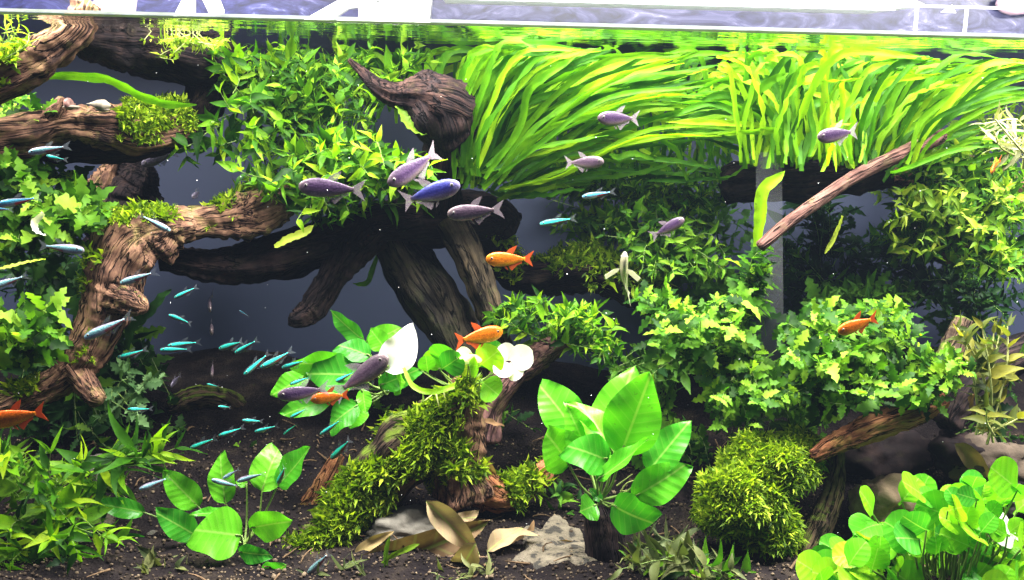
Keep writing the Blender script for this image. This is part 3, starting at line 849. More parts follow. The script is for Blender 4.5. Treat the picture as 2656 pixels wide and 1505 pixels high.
CST, cst_m = wood_thing('mossy_stump', 'knobbly driftwood stump draped in bright moss below the white-leaved plant', [
    ('stump', [(1190, 985, .20, 36), (1212, 1050, .19, 40), (1205, 1120, .19, 50), (1190, 1200, .19, 62), (1200, 1290, .19, 80)], .35, .35),
    ('root', [(1190, 1060, .21, 55), (1080, 1150, .20, 85), (970, 1260, .19, 82), (880, 1350, .17, 62), (790, 1440, .15, 46), (700, 1520, .13, 36)], .3, .3),
    ('limb', [(1470, 885, .27, 22), (1400, 925, .27, 34), (1320, 975, .26, 44), (1260, 1050, .25, 50), (1240, 1140, .24, 50)], .3, .3),
    ('root', [(1210, 1250, .2, 55), (1310, 1290, .21, 40), (1400, 1230, .23, 30), (1450, 1190, .25, 22)], .3, .3)], [WOOD, MWOOD, wood_mat('purple_driftwood', (0.03, 0.016, 0.018), (0.10, 0.05, 0.05), (0.26, 0.13, 0.11), 0.0), RWOOD], 81.0)
PST, pst_m = wood_thing('dark_post', 'dark upright wood post under the big broad-leaved plant', [
    ('post', [(1560, 1330, .135, 48), (1570, 1420, .13, 58), (1575, 1520, .13, 66)], .12, .2)], [DWOOD], 91.0)
GLG, glg_m = wood_thing('curved_log', 'curved greenish brown log bending down beside the moss mound', [
    ('log', [(2170, 1170, .19, 22), (2165, 1260, .18, 30), (2130, 1350, .165, 36), (2080, 1440, .15, 42), (2030, 1530, .14, 46)], .2, .25)], MWOOD, 95.0)
MPO, mpo_m = wood_thing('moss_post', 'dark trunk carrying the round moss mound', [
    ('trunk', [(1960, 1260, .17, 80), (1950, 1380, .16, 70), (1950, 1520, .15, 80)], .3, .3)], DWOOD, 97.0)
wood_thing('ribbon_footing', 'dark log hidden at the foot of the upright ribbon plant', [('log', [(1880, 480, .36, 50), (2000, 465, .36, 56), (2150, 455, .37, 56), (2300, 440, .38, 50)], .35, .3)], DWOOD, 99.0)
for lab, pts, mt in (('thin dark root slanting down behind the broad-leaved plant near the floor', [(880, 1180, .26, 18), (820, 1290, .24, 30), (740, 1400, .22, 34), (660, 1500, .2, 30)], RWOOD),
                 ('slim curved reddish root beside the strap-leaved plant', [(215, 1270, .22, 14), (240, 1340, .21, 15), (290, 1400, .20, 12)], RWOOD),
                 ('mossy half-buried branch arching behind the small neon fish', [(440, 1060, .38, 26), (520, 1030, .39, 30), (600, 1050, .40, 32), (660, 1120, .40, 26), (700, 1190, .4, 20)], MWOOD),
                 ('dim brown branch lying among leaves near the lower edge stones', [(1480, 1470, .2, 26), (1560, 1440, .22, 20), (1700, 1450, .24, 16)], DWOOD),
                 ('thick pale brown branch behind the twisted pale plant', [(2700, 690, .33, 40), (2560, 660, .35, 38), (2440, 640, .36, 30), (2330, 600, .37, 24)], WOOD),
                 ('brown log half hidden behind the yellow-green bush', [(2660, 520, .40, 50), (2540, 470, .42, 56), (2400, 440, .43, 54), (2280, 430, .43, 40)], WOOD),
                 ('gnarled dark root mass under the yellow-green bush', [(2700, 900, .30, 50), (2600, 940, .28, 46), (2520, 1010, .26, 40), (2450, 1100, .24, 36)], DWOOD)):
    wood_thing('driftwood_root', lab, [('root', pts, .3, .3)], mt, rng.uniform(100, 200))

# stones
def stone(lab, u, v, y, ru, rv_, mt, seed, ryd=None):
    c = P(u, v, y); r = (S(ru, y), ryd or S((ru + rv_) / 2, y), S(rv_, y))
    o = mk('stone', blob_mesh('stone', Vector((0, 0, 0)), r, seed, 4, 0.45, 1.4), mt); o.location = c
    setp(o, lab, 'stone')


stone('angular grey stone at the foot of the mossy root', 1040, 1370, .17, 110, 52, STONE, 3)
stone('dull grey stone between the dead leaf and the broad-leaved plant', 430, 1440, .17, 90, 60, STONE, 5)
stone('tan stone behind the round-leaved plant', 2300, 1310, .20, 80, 75, TSTONE, 7)
stone('small tan stone at the edge of the round-leaved plant', 2360, 1450, .17, 60, 50, TSTONE, 8)
stone('brown stone under the twisted pale plant', 2560, 1190, .24, 120, 60, plain('brown_stone', (0.075, 0.055, 0.04), 0.9, .2, 45, .5, .7, dist=.004), 9)
stone('pale stone half hidden by the curved log', 2250, 1240, .3, 60, 45, STONE, 12)
stone('low brown stone beside the pale sand', 1200, 1480, .13, 90, 42, plain('rust_stone', (0.12, 0.075, 0.045), 0.9, .2, 45, .5, .7, dist=.004), 13)
stone('dark stone behind the dead leaves by the post', 1440, 1360, .26, 80, 40, STONE, 14)

for k, (lab, u, v, y, ru, rv_, mt) in enumerate((
    ('dark rounded stone in the shade of the leaning driftwood', 330, 1210, .34, 70, 40, DWOOD), ('mossy grey stone behind the wavy-leaved plant', 235, 1230, .22, 44, 46, STONE),
    ('dark stone under the tall-stalked plant', 560, 1480, .14, 90, 46, DWOOD), ('dark stone behind the dead leaves', 1330, 1400, .22, 90, 50, DWOOD), ('dark boulder behind the moss mound', 1760, 1360, .26, 110, 90, DWOOD),
    ('dark boulder in the gap below the red log', 2290, 1190, .30, 120, 80, DWOOD), ('brown pitted stone under the twig plant', 2480, 1180, .24, 70, 60, DWOOD), ('grey brown stone by the glass beneath the round leaves', 2620, 1290, .22, 70, 46, STONE),
    ('reddish stone beside the pale sand', 1290, 1490, .14, 60, 36, RWOOD))):
    stone(lab, u, v, y, ru, rv_, mt, 20 + k * 1.7)
st = Stuff(); import bmesh
bm_ = bmesh.new(); bmesh.ops.create_icosphere(bm_, subdivisions=1, radius=1); gr_ = bpy.data.meshes.new('grain'); bm_.to_mesh(gr_); bm_.free()
for k in range(9000):
    y = 0.05 + 0.30 * rng.random() ** 1.4; x = rng.uniform(-0.5, 0.5) * (0.85 + y) * 1.05
    r_ = rng.uniform(.0007, .0021) * (1.6 if rng.random() < .05 else 1)
    M = Matrix.Rotation(rng.uniform(0, 6), 4, rv()) @ Matrix.Diagonal((r_, r_ * rng.uniform(.6, 1), r_ * rng.uniform(.5, .9), 1))
    M.translation = Vector((x, y, ground_z(x, y) + r_ * .4)); st.add(gr_, M)
GRM = leaf_mat('soil_grain', [(0.008, 0.006, 0.005), (0.03, 0.022, 0.017), (0.07, 0.05, 0.035), (0.16, 0.12, 0.08)], 0.0, rough=.9, spec=.05, island=True)
setp(st.build('gravel', GRM), 'loose dark soil grains covering the floor')
st = Stuff()
for k in range(170):                       # fallen twigs and bits scattered over the soil
    x = rng.uniform(-0.5, 0.6); y = rng.uniform(0.05, 0.36); z = ground_z(x, y)
    a = Vector((x, y, z + 0.002)); an = rng.uniform(0, 6.3); L_ = rng.uniform(.008, .034)
    b = a + Vector((math.cos(an) * L_, math.sin(an) * L_, rng.uniform(0, .008)))
    V_, F_ = thin_tube([a, a.lerp(b, .5) + rv(.0015), b], rng.uniform(.0006, .0016), .0005, 5, 3); st.raw(V_, F_)
setp(st.build('litter', plain('twig_litter', (0.11, 0.07, 0.04), .9, .1, 60, .6, .3)), 'brown twig litter scattered over the soil')

# moss on the wood
def moss_thing(label, n, size, srcs, test, mat=None):
    st = Stuff()
    for (me, off) in srcs: moss_on(me, n, size, test, st, off)
    o = st.build('moss', mat or G['moss'], None, None, 'stuff')
    return setp(o, label)


moss_thing('bright green moss hanging over the knobbly stump and root', 6500, 0.0078, [cst_m[1]], lambda c, nn: nn.z + 0.6 * -nn.y > 0.25 and noise.noise(c * 22) > -0.15)
moss_thing('thin moss on the leaning driftwood', 500, 0.008, [left_m[0], left_m[1]], lambda c, nn: nn.z > 0.45 and noise.noise(c * 25) > 0.05)
moss_thing('thin green moss on the surface branch', 350, 0.008, [top_m[0]], lambda c, nn: nn.z > 0.3 and noise.noise(c * 18) > 0.0)
moss_thing('fluffy pale moss at the end of the snail ledge', 1700, 0.0075, [sn_m[0]], lambda c, nn: nn.z > 0.2 and c.x > P(330, 300, .26).x)
moss_thing('olive moss coating the dark limb of the arching driftwood', 900, 0.010, [arch_m[4]], lambda c, nn: nn.z > 0.1 and noise.noise(c * 20) > -0.1)
moss_thing('dim moss on the roots by the sand', 700, 0.009, [cst_m[3], cst_m[0]], lambda c, nn: nn.z > 0.2 and noise.noise(c * 25) > 0.1)

# moss mound
mc = P(1950, 1270, .16); MND = thing('moss_mound', 'dense round cushion of bright moss on the dark trunk', 'moss', mc)
st = Stuff()
for (u, v, y, ru, rv_, sd) in ((1920, 1300, .15, 118, 95, 1), (1990, 1215, .17, 120, 90, 2), (1990, 1370, .15, 90, 70, 3), (2070, 1180, .19, 60, 60, 4), (1870, 1330, .16, 60, 55, 5)):
    c = P(u, v, y); r = (S(ru, y), S(ru * 0.8, y), S(rv_, y))
    me = blob_mesh('cushion', c - mc, tuple(x * .93 for x in r), sd, 4, 0.25, 1.6)
    mk('cushion', me, plain('moss_core', (0.03, 0.05, 0.01), 0.9, .1), MND)
    moss_on(me, int(4200 * ru / 118), 0.0066, lambda c_, nn: nn.y < 0.5 and nn.z > -0.6, st, Vector((0, 0, 0)))
st.build('fronds', G['moss'], MND)
# ================================================================== plants
AC = (0.5, 0.3, 0.5)
blades('ribbon_plant', 'tall bright ribbon-leaved plant sweeping sideways along the surface beside the hooked driftwood', (1215, 470, .28), [
    (44, (1175, 1245, 430, 480, .25, .31), [(0.08, 0.42, .3), (0.38, 0.86, .6)], 14, (1300, 1560, 88, 130), 1.15),
    (64, (1200, 1300, 430, 490, .25, .33), [(0.22, 0.42, .3), (0.58, 0.80, .6)], 20, (1440, 1880, 95, 230), 1.0),
    (36, (1230, 1330, 430, 500, .26, .34), [(0.26, 0.42, .3), (0.62, 0.85, .6)], 22, (1560, 1950, 230, 360), 0.85),
    (12, (1260, 1330, 460, 520, .30, .40), [(0.3, 0.2, .3), (0.65, 0.7, .6)], 12, (1420, 1620, 380, 520), 0.8)], G['blade'], None, 17)
blades('ribbon_plant', 'upright ribbon-leaved plant in a dense row behind the translucent strip', (2080, 430, .27), [
    (118, (1920, 2270, 390, 440, .24, .33), [(0.05, 0.45, .4), (0.35, 0.9, .7)], 13, (1860, 2440, 105, 200), 1.0),
    (36, (1930, 2080, 380, 430, .26, .34), [(0.1, 0.7, .4), (0.5, 1.15, .7)], 20, (1700, 1880, 230, 360), 0.9),
    (22, (2000, 2260, 400, 450, .22, .25), [(0.05, 0.45, .4), (0.3, 0.9, .7)], 10, (2020, 2330, 190, 330), 0.9)], G['blade'], None, 18)
blades('ribbon_plant', 'arching ribbon-leaved plant leaning over the slanting stick to the corner', (2290, 420, .27), [
    (76, (2230, 2380, 390, 440, .24, .36), [(0.2, 0.45, .4), (0.6, 0.9, .7)], 18, (2420, 2760, 130, 260), 0.9),
    (16, (2260, 2420, 400, 470, .24, .36), [(0.25, 0.4, .4), (0.6, 0.85, .7)], 12, (2500, 2740, 250, 400), 0.75)], G['blade'], None, 16)
blades('ribbon_plant', 'loose ribbon-leaved plant with drooping tips in front of the fine bush', (1700, 470, .36), [
    (60, (1440, 1900, 400, 480, .34, .42), [(0.1, 0.5, .4), (0.4, 0.95, .7)], 26, (1400, 1950, 110, 260), 0.9),
    (14, (1700, 1960, 400, 470, .30, .38), [(0.3, 0.8, .4), (0.7, 1.1, .7)], 14, (1400, 1800, 330, 470), 0.7)], G['blade'], None, 18)
blades('ribbon_plant', 'background ribbon-leaved plant whose tips reach the surface behind the hooked driftwood', (1050, 330, .42), [
    (26, (880, 1250, 260, 330, .38, .48), [(0.05, 0.5, .4), (0.3, 0.9, .7)], 10, (860, 1330, 95, 150), 0.9)], G['blade'], None, 18)

bush('pointed_leaf_plant', 'big bushy plant of bright pointed leaves in front of the hooked driftwood', 'plant', (860, 470, .33), [
    (790, 300, 170, 150, .24, .40, 20), (700, 440, 110, 70, .22, .32, 9), (940, 430, 190, 70, .20, .30, 16), (840, 540, 130, 40, .22, .30, 8),
    (900, 150, 250, 40, .30, .44, 18), (720, 200, 90, 90, .28, .40, 10), (1020, 480, 110, 50, .24, .30, 8)], L_LANCE, G['lance'], 60, dens=2.5, spacing=25, nleaf_max=300, up=0.8, islmat=G['fine'])
bush('pointed_leaf_plant', 'trailing pointed-leaf plant hanging against the blue back by the surface driftwood', 'plant', (640, 300, .30), [
    (600, 330, 70, 120, .24, .34, 9), (530, 390, 70, 30, .26, .32, 4), (640, 150, 40, 60, .3, .36, 5), (560, 200, 30, 90, .28, .33, 3)], L_LANCE, G['lance'], 78, dens=1.3, spacing=26, nleaf_max=160)
bush('lobed_fern', 'light green fern with broad lobed leaves above the leaning driftwood', 'fern', (90, 640, .27), [
    (90, 470, 110, 60, .17, .28, 10), (150, 590, 120, 60, .18, .26, 10), (30, 560, 70, 110, .17, .26, 7), (240, 560, 70, 40, .2, .26, 4)], L_LOBE, G['serr'], 92, dens=2.0, spacing=34, nleaf_max=200)
bush('lobed_fern', 'pale green fern with deeply cut leaves beside the leaning driftwood', 'fern', (-40, 900, .20), [
    (90, 840, 110, 50, .14, .20, 9), (60, 900, 60, 40, .14, .20, 5)], L_LOBE, G['serr'], 88, dens=1.6, spacing=30, nleaf_max=140)
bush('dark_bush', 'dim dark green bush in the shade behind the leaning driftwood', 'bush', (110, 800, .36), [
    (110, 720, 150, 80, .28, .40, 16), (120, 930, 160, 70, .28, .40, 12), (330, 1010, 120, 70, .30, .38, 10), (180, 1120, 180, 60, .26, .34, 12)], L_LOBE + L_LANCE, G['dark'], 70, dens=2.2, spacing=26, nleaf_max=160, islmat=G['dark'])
bush('small_fern', 'small grey-green fern with a dangling sprig behind the driftwood stub', 'fern', (330, 1040, .24), [
    (370, 970, 50, 30, .22, .26, 4), (290, 1060, 50, 50, .2, .25, 4)], L_LOBE, leaf_mat('greygreen_leaf', [(0.05, 0.12, 0.04), (0.10, 0.2, 0.07), (0.15, 0.27, 0.1)], .4), 52, gap=0, spacing=22)
bush('fan_leaf_fern', 'lobed fern at the top corner beside the snail ledge', 'fern', (30, 330, .24), [
    (30, 280, 40, 40, .2, .25, 5), (120, 270, 20, 30, .22, .25, 2)], L_LOBE, G['serr'], 66, gap=0, spacing=30)
bush('strap_leaf_plant', 'low spreading plant of narrow strap leaves near the pale sand', 'plant', (110, 1330, .15), [
    (90, 1210, 140, 60, .10, .16, 10), (60, 1330, 100, 80, .09, .15, 8), (170, 1420, 150, 70, .07, .13, 9), (30, 1450, 60, 60, .07, .12, 5)], L_STRAP + L_STRAP + L_LANCE, G['lance'], 104, dens=1.8, spacing=30, nleaf_max=220, islmat=G['dark'])
bush('strap_leaf_plant', 'long wavy-leaved plant reaching toward the small neon fish', 'plant', (240, 1250, .18), [
    (330, 1190, 90, 30, .14, .18, 5), (440, 1180, 40, 20, .15, .18, 2), (300, 1270, 80, 20, .14, .18, 3)], L_STRAP, G['lance'], 150, gap=0, spacing=50)
bush('hygro_bush', 'low dense bush of small pointed leaves between the arch leg and the dark gap', 'bush', (1450, 900, .28), [
    (1400, 830, 120, 50, .22, .30, 16), (1520, 840, 90, 50, .22, .28, 14), (1560, 910, 60, 50, .22, .27, 8), (1310, 800, 50, 40, .26, .30, 5)], L_LANCE, G['lance'], 46, dens=1.8, spacing=17, nleaf_max=300, up=0.8)
bush('fine_leaf_bush', 'soft fine-leaved green bush behind the pair of swimming purple fish', 'bush', (1700, 600, .38), [
    (1600, 470, 180, 60, .36, .46, 22), (1780, 480, 150, 60, .34, .44, 18), (1700, 590, 190, 50, .30, .40, 22), (1780, 680, 150, 40, .28, .36, 14), (1500, 600, 70, 40, .36, .42, 8)], L_LANCE + L_TINY, G['serr'], 44, dens=2.6, spacing=17, nleaf_max=300)
bush('yellow_green_bush', 'yellow-green bush of small leaves behind the slanting stick', 'bush', (2480, 620, .36), [
    (2440, 540, 160, 60, .28, .38, 22), (2580, 560, 110, 90, .26, .38, 18), (2450, 640, 150, 40, .28, .36, 14), (2600, 420, 90, 60, .3, .4, 10), (2420, 410, 90, 50, .3, .4, 10), (2600, 690, 110, 60, .26, .36, 12), (2340, 620, 90, 50, .32, .4, 8), (2480, 470, 150, 50, .34, .42, 10)], L_LANCE + L_TINY, G['yfine'], 48, dens=2.6, spacing=19, nleaf_max=300)
bush('lobed_leaf_bush', 'dense bush of pale lobed leaves in front of the dark gap with the broad-leaved plant', 'bush', (1880, 960, .27), [
    (1830, 830, 130, 60, .18, .27, 18), (1770, 880, 90, 50, .2, .27, 8), (1900, 930, 80, 70, .2, .27, 12), (1930, 1060, 90, 60, .16, .22, 12), (1690, 790, 50, 40, .22, .28, 4), (1990, 700, 40, 60, .22, .26, 5)], L_LOBE, G['serr'], 60, dens=1.6, spacing=20, nleaf_max=300, up=1.1, spread=0.95)
bush('lobed_leaf_bush', 'spreading bush of pale lobed leaves around the orange fish above the red log', 'bush', (2200, 960, .25), [
    (2150, 850, 130, 60, .18, .27, 18), (2330, 850, 120, 50, .18, .27, 14), (2180, 960, 150, 60, .15, .24, 20), (2350, 1020, 130, 40, .14, .2, 12), (2100, 1040, 90, 50, .16, .22, 10), (2480, 950, 60, 40, .15, .2, 5), (2120, 920, 100, 60, .16, .22, 8)], L_LOBE, G['serr'], 64, dens=1.6, spacing=22, nleaf_max=300, up=1.1, spread=0.95)
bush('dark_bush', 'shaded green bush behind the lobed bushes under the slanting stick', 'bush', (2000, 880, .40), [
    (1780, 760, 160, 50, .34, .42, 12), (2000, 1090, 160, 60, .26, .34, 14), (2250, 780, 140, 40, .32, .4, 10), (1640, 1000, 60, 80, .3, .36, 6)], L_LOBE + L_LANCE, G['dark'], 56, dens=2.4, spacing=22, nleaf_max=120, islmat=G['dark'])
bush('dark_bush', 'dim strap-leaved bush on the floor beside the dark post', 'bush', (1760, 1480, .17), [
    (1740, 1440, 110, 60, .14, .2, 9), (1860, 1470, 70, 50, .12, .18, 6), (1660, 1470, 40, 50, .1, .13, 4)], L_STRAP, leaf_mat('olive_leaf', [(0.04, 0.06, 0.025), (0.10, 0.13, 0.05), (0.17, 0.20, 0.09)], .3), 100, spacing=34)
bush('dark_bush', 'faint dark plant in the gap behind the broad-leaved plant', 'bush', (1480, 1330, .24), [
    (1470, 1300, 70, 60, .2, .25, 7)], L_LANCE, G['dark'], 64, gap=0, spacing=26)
bush('pale_twig_plant', 'twisted whitish twig plant in the upper corner by the glass', 'plant', (2660, 420, .20), [
    (2600, 350, 60, 70, .15, .2, 6)], L_STRAP, leaf_mat('pale_leaf', [(0.13, 0.14, 0.06), (0.24, 0.24, 0.13)], .4), 70, gap=0, spacing=26, stem_r=4, stem_mat=G['root'])
bush('twig_plant', 'sparse yellowish plant with long twigs above the brown stone', 'plant', (2560, 1120, .2), [
    (2590, 860, 60, 60, .17, .22, 4), (2590, 1080, 70, 60, .14, .2, 5), (2510, 880, 40, 60, .18, .22, 3)], L_LANCE, leaf_mat('ochre_leaf', [(0.03, 0.05, 0.008), (0.08, 0.10, 0.015), (0.18, 0.17, 0.02)], .4), 80, gap=0, spacing=44, stem_r=4, stem_mat=G['root'])
bush('surface_moss_plant', 'tangled yellow-green moss plant floating under the surface by the driftwood log', 'plant', (480, 85, .26), [
    (450, 85, 90, 30, .24, .28, 9), (560, 90, 70, 25, .24, .28, 6), (480, 130, 80, 30, .24, .28, 6)], L_TINY, G['yfine'], 26, spacing=9, nleaf_max=260, stem_mat=G['root'])
bush('surface_sprig', 'thin yellow sprig at the surface above the surface branch', 'plant', (-10, 130, .15), [
    (50, 80, 40, 20, .13, .16, 3), (20, 50, 30, 10, .13, .16, 2)], L_STRAP, G['yfine'], 60, gap=0, spacing=30)

# dim growth over the back floor; dark leaves added to darken the shaded gaps
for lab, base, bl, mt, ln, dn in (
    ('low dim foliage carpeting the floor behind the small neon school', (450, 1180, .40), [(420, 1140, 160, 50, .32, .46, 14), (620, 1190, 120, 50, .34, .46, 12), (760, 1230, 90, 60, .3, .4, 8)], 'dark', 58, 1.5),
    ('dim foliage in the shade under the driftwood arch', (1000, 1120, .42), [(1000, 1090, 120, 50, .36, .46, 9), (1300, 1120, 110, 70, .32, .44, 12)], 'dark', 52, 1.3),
    ('dark foliage added to darken the gap behind the broad-leaved plant', (1700, 1120, .42), [(1680, 1010, 90, 110, .36, .46, 12), (1740, 1240, 120, 80, .26, .4, 14), (1560, 1180, 100, 80, .34, .44, 10)], 'dark', 56, 1.6),
    ('dark foliage added to deepen the shadow below the slanting stick', (2150, 760, .44), [(2100, 560, 110, 110, .42, .5, 16), (2200, 700, 140, 80, .40, .5, 16), (2030, 720, 80, 90, .4, .48, 10)], 'dark', 58, 1.6),
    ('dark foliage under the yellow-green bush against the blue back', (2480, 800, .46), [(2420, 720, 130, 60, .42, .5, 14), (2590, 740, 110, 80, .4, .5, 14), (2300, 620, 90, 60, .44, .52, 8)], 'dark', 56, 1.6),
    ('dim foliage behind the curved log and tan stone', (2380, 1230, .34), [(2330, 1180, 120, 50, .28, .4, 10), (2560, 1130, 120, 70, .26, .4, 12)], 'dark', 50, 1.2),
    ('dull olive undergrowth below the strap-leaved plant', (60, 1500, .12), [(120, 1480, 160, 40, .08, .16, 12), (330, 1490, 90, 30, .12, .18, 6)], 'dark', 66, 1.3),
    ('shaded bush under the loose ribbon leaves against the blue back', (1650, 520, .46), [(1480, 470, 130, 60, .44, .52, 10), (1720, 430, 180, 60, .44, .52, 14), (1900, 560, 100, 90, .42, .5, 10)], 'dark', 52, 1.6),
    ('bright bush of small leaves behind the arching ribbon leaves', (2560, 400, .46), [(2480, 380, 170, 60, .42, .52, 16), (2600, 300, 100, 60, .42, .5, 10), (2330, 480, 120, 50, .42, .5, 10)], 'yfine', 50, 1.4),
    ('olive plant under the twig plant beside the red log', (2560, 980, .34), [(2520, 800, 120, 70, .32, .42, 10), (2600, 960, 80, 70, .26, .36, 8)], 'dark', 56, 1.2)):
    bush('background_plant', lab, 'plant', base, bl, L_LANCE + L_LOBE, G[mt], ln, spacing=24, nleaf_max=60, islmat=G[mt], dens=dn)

OLIVE = leaf_mat('olive_strap_leaf', [(0.03, 0.045, 0.015), (0.08, 0.10, 0.03), (0.15, 0.16, 0.06)], .3)
for lab, base, bl, ln in (
    ('olive tuft of strap leaves between the dull grey stone and the tall-stalked plant', (420, 1530, .10), [(390, 1480, 70, 30, .08, .13, 5), (520, 1500, 60, 20, .08, .12, 4)], 80),
    ('olive tuft of strap leaves at the end of the mossy root', (860, 1530, .09), [(820, 1490, 70, 30, .07, .11, 5), (930, 1490, 50, 30, .07, .11, 3)], 74),
    ('olive tuft of leaves between the litter and the pale sand', (1230, 1530, .09), [(1260, 1490, 70, 30, .07, .11, 4), (1150, 1500, 50, 20, .07, .1, 3)], 66),
    ('olive tuft of strap leaves in front of the moss mound', (1800, 1530, .09), [(1760, 1470, 90, 40, .07, .12, 6), (1900, 1490, 70, 30, .07, .11, 5), (1660, 1480, 50, 40, .07, .11, 4)], 96)):
    bush('olive_tuft', lab, 'plant', base, bl, L_STRAP + L_LANCE, OLIVE, ln, gap=0, spacing=26, nleaf_max=80)

# climbing strands
def strand(name, label, pts, w, mat, cat='plant'):
    A = [P(*p) for p in pts]; b = A[0]
    o = mk(name, blade_mesh([a - b for a in A], w, rng.uniform(0, 40), Vector((0, 0, 0)), crinkle=.12, wob=.3), mat); o.location = b
    return setp(o, label, cat)


strand('long_leaf', 'long wavy green leaf arching under the surface branch', [(95, 205, .2), (180, 196, .2), (280, 205, .22), (360, 245, .24), (440, 268, .26), (510, 272, .28)], S(26, .22), G['blade'], 'leaf')
strand('long_leaf', 'twisted yellow leaf crossing in front of the jagged stump', [(190, 470, .3), (235, 500, .3), (270, 550, .3), (320, 560, .28), (375, 585, .26)], S(20, .3), G['yfine'], 'leaf')
strand('long_leaf', 'green blade rising behind the leaning driftwood', [(325, 905, .24), (350, 840, .23), (400, 800, .22), (445, 750, .22)], S(30, .24), G['dark'], 'leaf')
strand('long_leaf', 'wavy bright leaf standing beside the slanting stick', [(1965, 640, .21), (1970, 560, .21), (1985, 490, .21), (2035, 442, .21)], S(32, .21), G['blade'], 'leaf')
strand('long_leaf', 'crinkled bright leaf tucked under the hooked driftwood', [(1030, 275, .24), (1050, 310, .235), (1080, 340, .235), (1115, 350, .24)], S(30, .24), G['yfine'], 'leaf')
strand('long_leaf', 'dangling green leaf under the driftwood arch', [(985, 655, .36), (965, 700, .36), (950, 735, .36), (915, 735, .36)], S(14, .36), G['serr'], 'leaf')
strand('long_leaf', 'thin yellow leaf hanging below the slanting stick', [(2185, 560, .22), (2165, 610, .22), (2140, 660, .22)], S(12, .22), G['yfine'], 'leaf')
strand('long_leaf', 'narrow yellow leaf near the pale striped fish by the glass', [(0, 698, .1), (55, 685, .1), (118, 672, .1)], S(16, .1), G['yfine'], 'leaf')
strand('long_leaf', 'wavy bright leaf hanging below the pointed-leaf bush', [(712, 640, .24), (745, 622, .24), (785, 605, .24), (815, 585, .24)], S(22, .24), G['yfine'], 'leaf')
strand('long_leaf', 'broad yellow-green leaf lying near the strap-leaved plant', [(110, 1440, .1), (150, 1465, .1), (200, 1475, .1), (235, 1465, .1)], S(44, .1), G['round'], 'leaf')
strand('curled_leaf', 'white curled leaf among the lobed fern', [(112, 552, .16), (90, 575, .16), (92, 600, .16), (120, 612, .16)], S(20, .16), G['white'], 'leaf')


# broad-leaved plants: each leaf given by stalk foot, leaf foot and tip in the photograph
def broad(name, label, base, lst, mats, width=1.0, stem_w=5, roots=None):
    B0 = P(*base); t = thing(name, label, 'plant', B0)
    for i, e in enumerate(lst):
        (fu, fv), (tu, tv), y0, y1, ws, tilt = e[:6]
        mat = e[6] if len(e) > 6 else mats
        a = P(fu, fv, y0); b = P(tu, tv, y1)
        d = b - a; L = d.length
        side = d.cross(Vector((0, -1, 0.15))).normalized()
        nr = Vector((0, -1, 0.35)) + side * tilt
        lm = L_OVATE[i % 4] if mats is not G['round'] else L_ROUND[i % 3]
        M = orient(d, nr, L, ws * width); M.translation = a - B0
        o = mk('leaf', lm, None, t, M)
        if not lm.materials: lm.materials.append(mat)
        if lm.materials[0] != mat: o.material_slots[0].link = 'OBJECT'; o.material_slots[0].material = mat
        # midrib and stalk
        mid = B0.lerp(a, 0.5) + Vector((0, 0.004, -0.006)) + rv(0.002)
        Vv, Ff = thin_tube([B0, mid, a, a + d * 0.12], S(stem_w * .5, y0), S(stem_w * .28, y0), 6, 8)
        mk('stalk', mesh('stalk', [v - B0 for v in Vv], Ff), G['stem'], t)
    for (pu, pv, qu, qv) in (roots or []):
        q0 = P(pu, pv, base[2]); q1 = P(qu, qv, base[2] - .01)
        Vv, Ff = thin_tube([q0, q0.lerp(q1, .5) + rv(.002), q1], S(2.5, base[2]), S(1.2, base[2]), 5, 6)
        mk('root', mesh('root', [v - B0 for v in Vv], Ff), G['root'], t)
    return t


W_ = G['white']
broad('broad_leaf_plant', 'large glossy broad-leaved plant standing on the dark post', (1555, 1300, .14), [
    ((1565, 1190), (1645, 935), .16, .19, 1.05, -.2), ((1490, 1120), (1402, 980), .15, .15, 1.25, .3), ((1590, 1180), (1512, 1005), .13, .13, 0.85, .5),
    ((1610, 1180), (1688, 970), .12, .12, 1.05, -.1), ((1530, 1190), (1475, 1050), .13, .12, 1.1, .3), ((1475, 1205), (1432, 1128), .13, .10, 1.5, .2),
    ((1575, 1195), (1488, 1150), .12, .09, 1.25, .2), ((1550, 1245), (1690, 1150), .11, .09, .5, -.9), ((1680, 1225), (1792, 1085), .13, .13, 1.05, -.3),
    ((1640, 1290), (1805, 1205), .12, .11, 1.0, .2), ((1590, 1310), (1683, 1372), .11, .07, 1.35, .3), ((1545, 1310), (1500, 1330), .12, .10, 1.6, .2), ((1560, 1300), (1530, 1265), .13, .13, 1.1, .5)],
    G['broad'], 1.08, 9, [(1545, 1330, 1530, 1365), (1560, 1330, 1562, 1352), (1600, 1260, 1640, 1230), (1610, 1275, 1650, 1245), (1600, 1290, 1625, 1275)])
broad('broad_leaf_plant', 'broad-leaved plant with a leaf painted white for glare under the driftwood arch', (1010, 1010, .24), [
    ((945, 885), (848, 806), .25, .26, .85, -.5), ((950, 890), (1060, 848), .25, .26, 1.0, .4), ((960, 925), (868, 880), .23, .22, 1.1, .3), ((900, 950), (752, 935), .23, .21, 1.0, -.5),
    ((1000, 905), (955, 850), .24, .25, 1.6, -.3), ((930, 975), (780, 960), .22, .2, 1.3, .2), ((1000, 960), (1086, 856), .21, .2, 1.1, .1, W_), ((1010, 985), (1060, 990), .23, .2, 1.2, .3),
    ((800, 975), (695, 1025), .23, .22, 1.2, .4), ((860, 1040), (712, 1065), .22, .2, .8, .5), ((930, 1050), (832, 1105), .21, .19, 1.2, .3), ((930, 1055), (910, 1115), .22, .2, 1.6, .2), ((940, 1010), (950, 1075), .2, .19, 1.2, -.3), ((985, 1000), (1090, 960), .22, .2, .8, .2)],
    G['broad'], 1.08, 7)
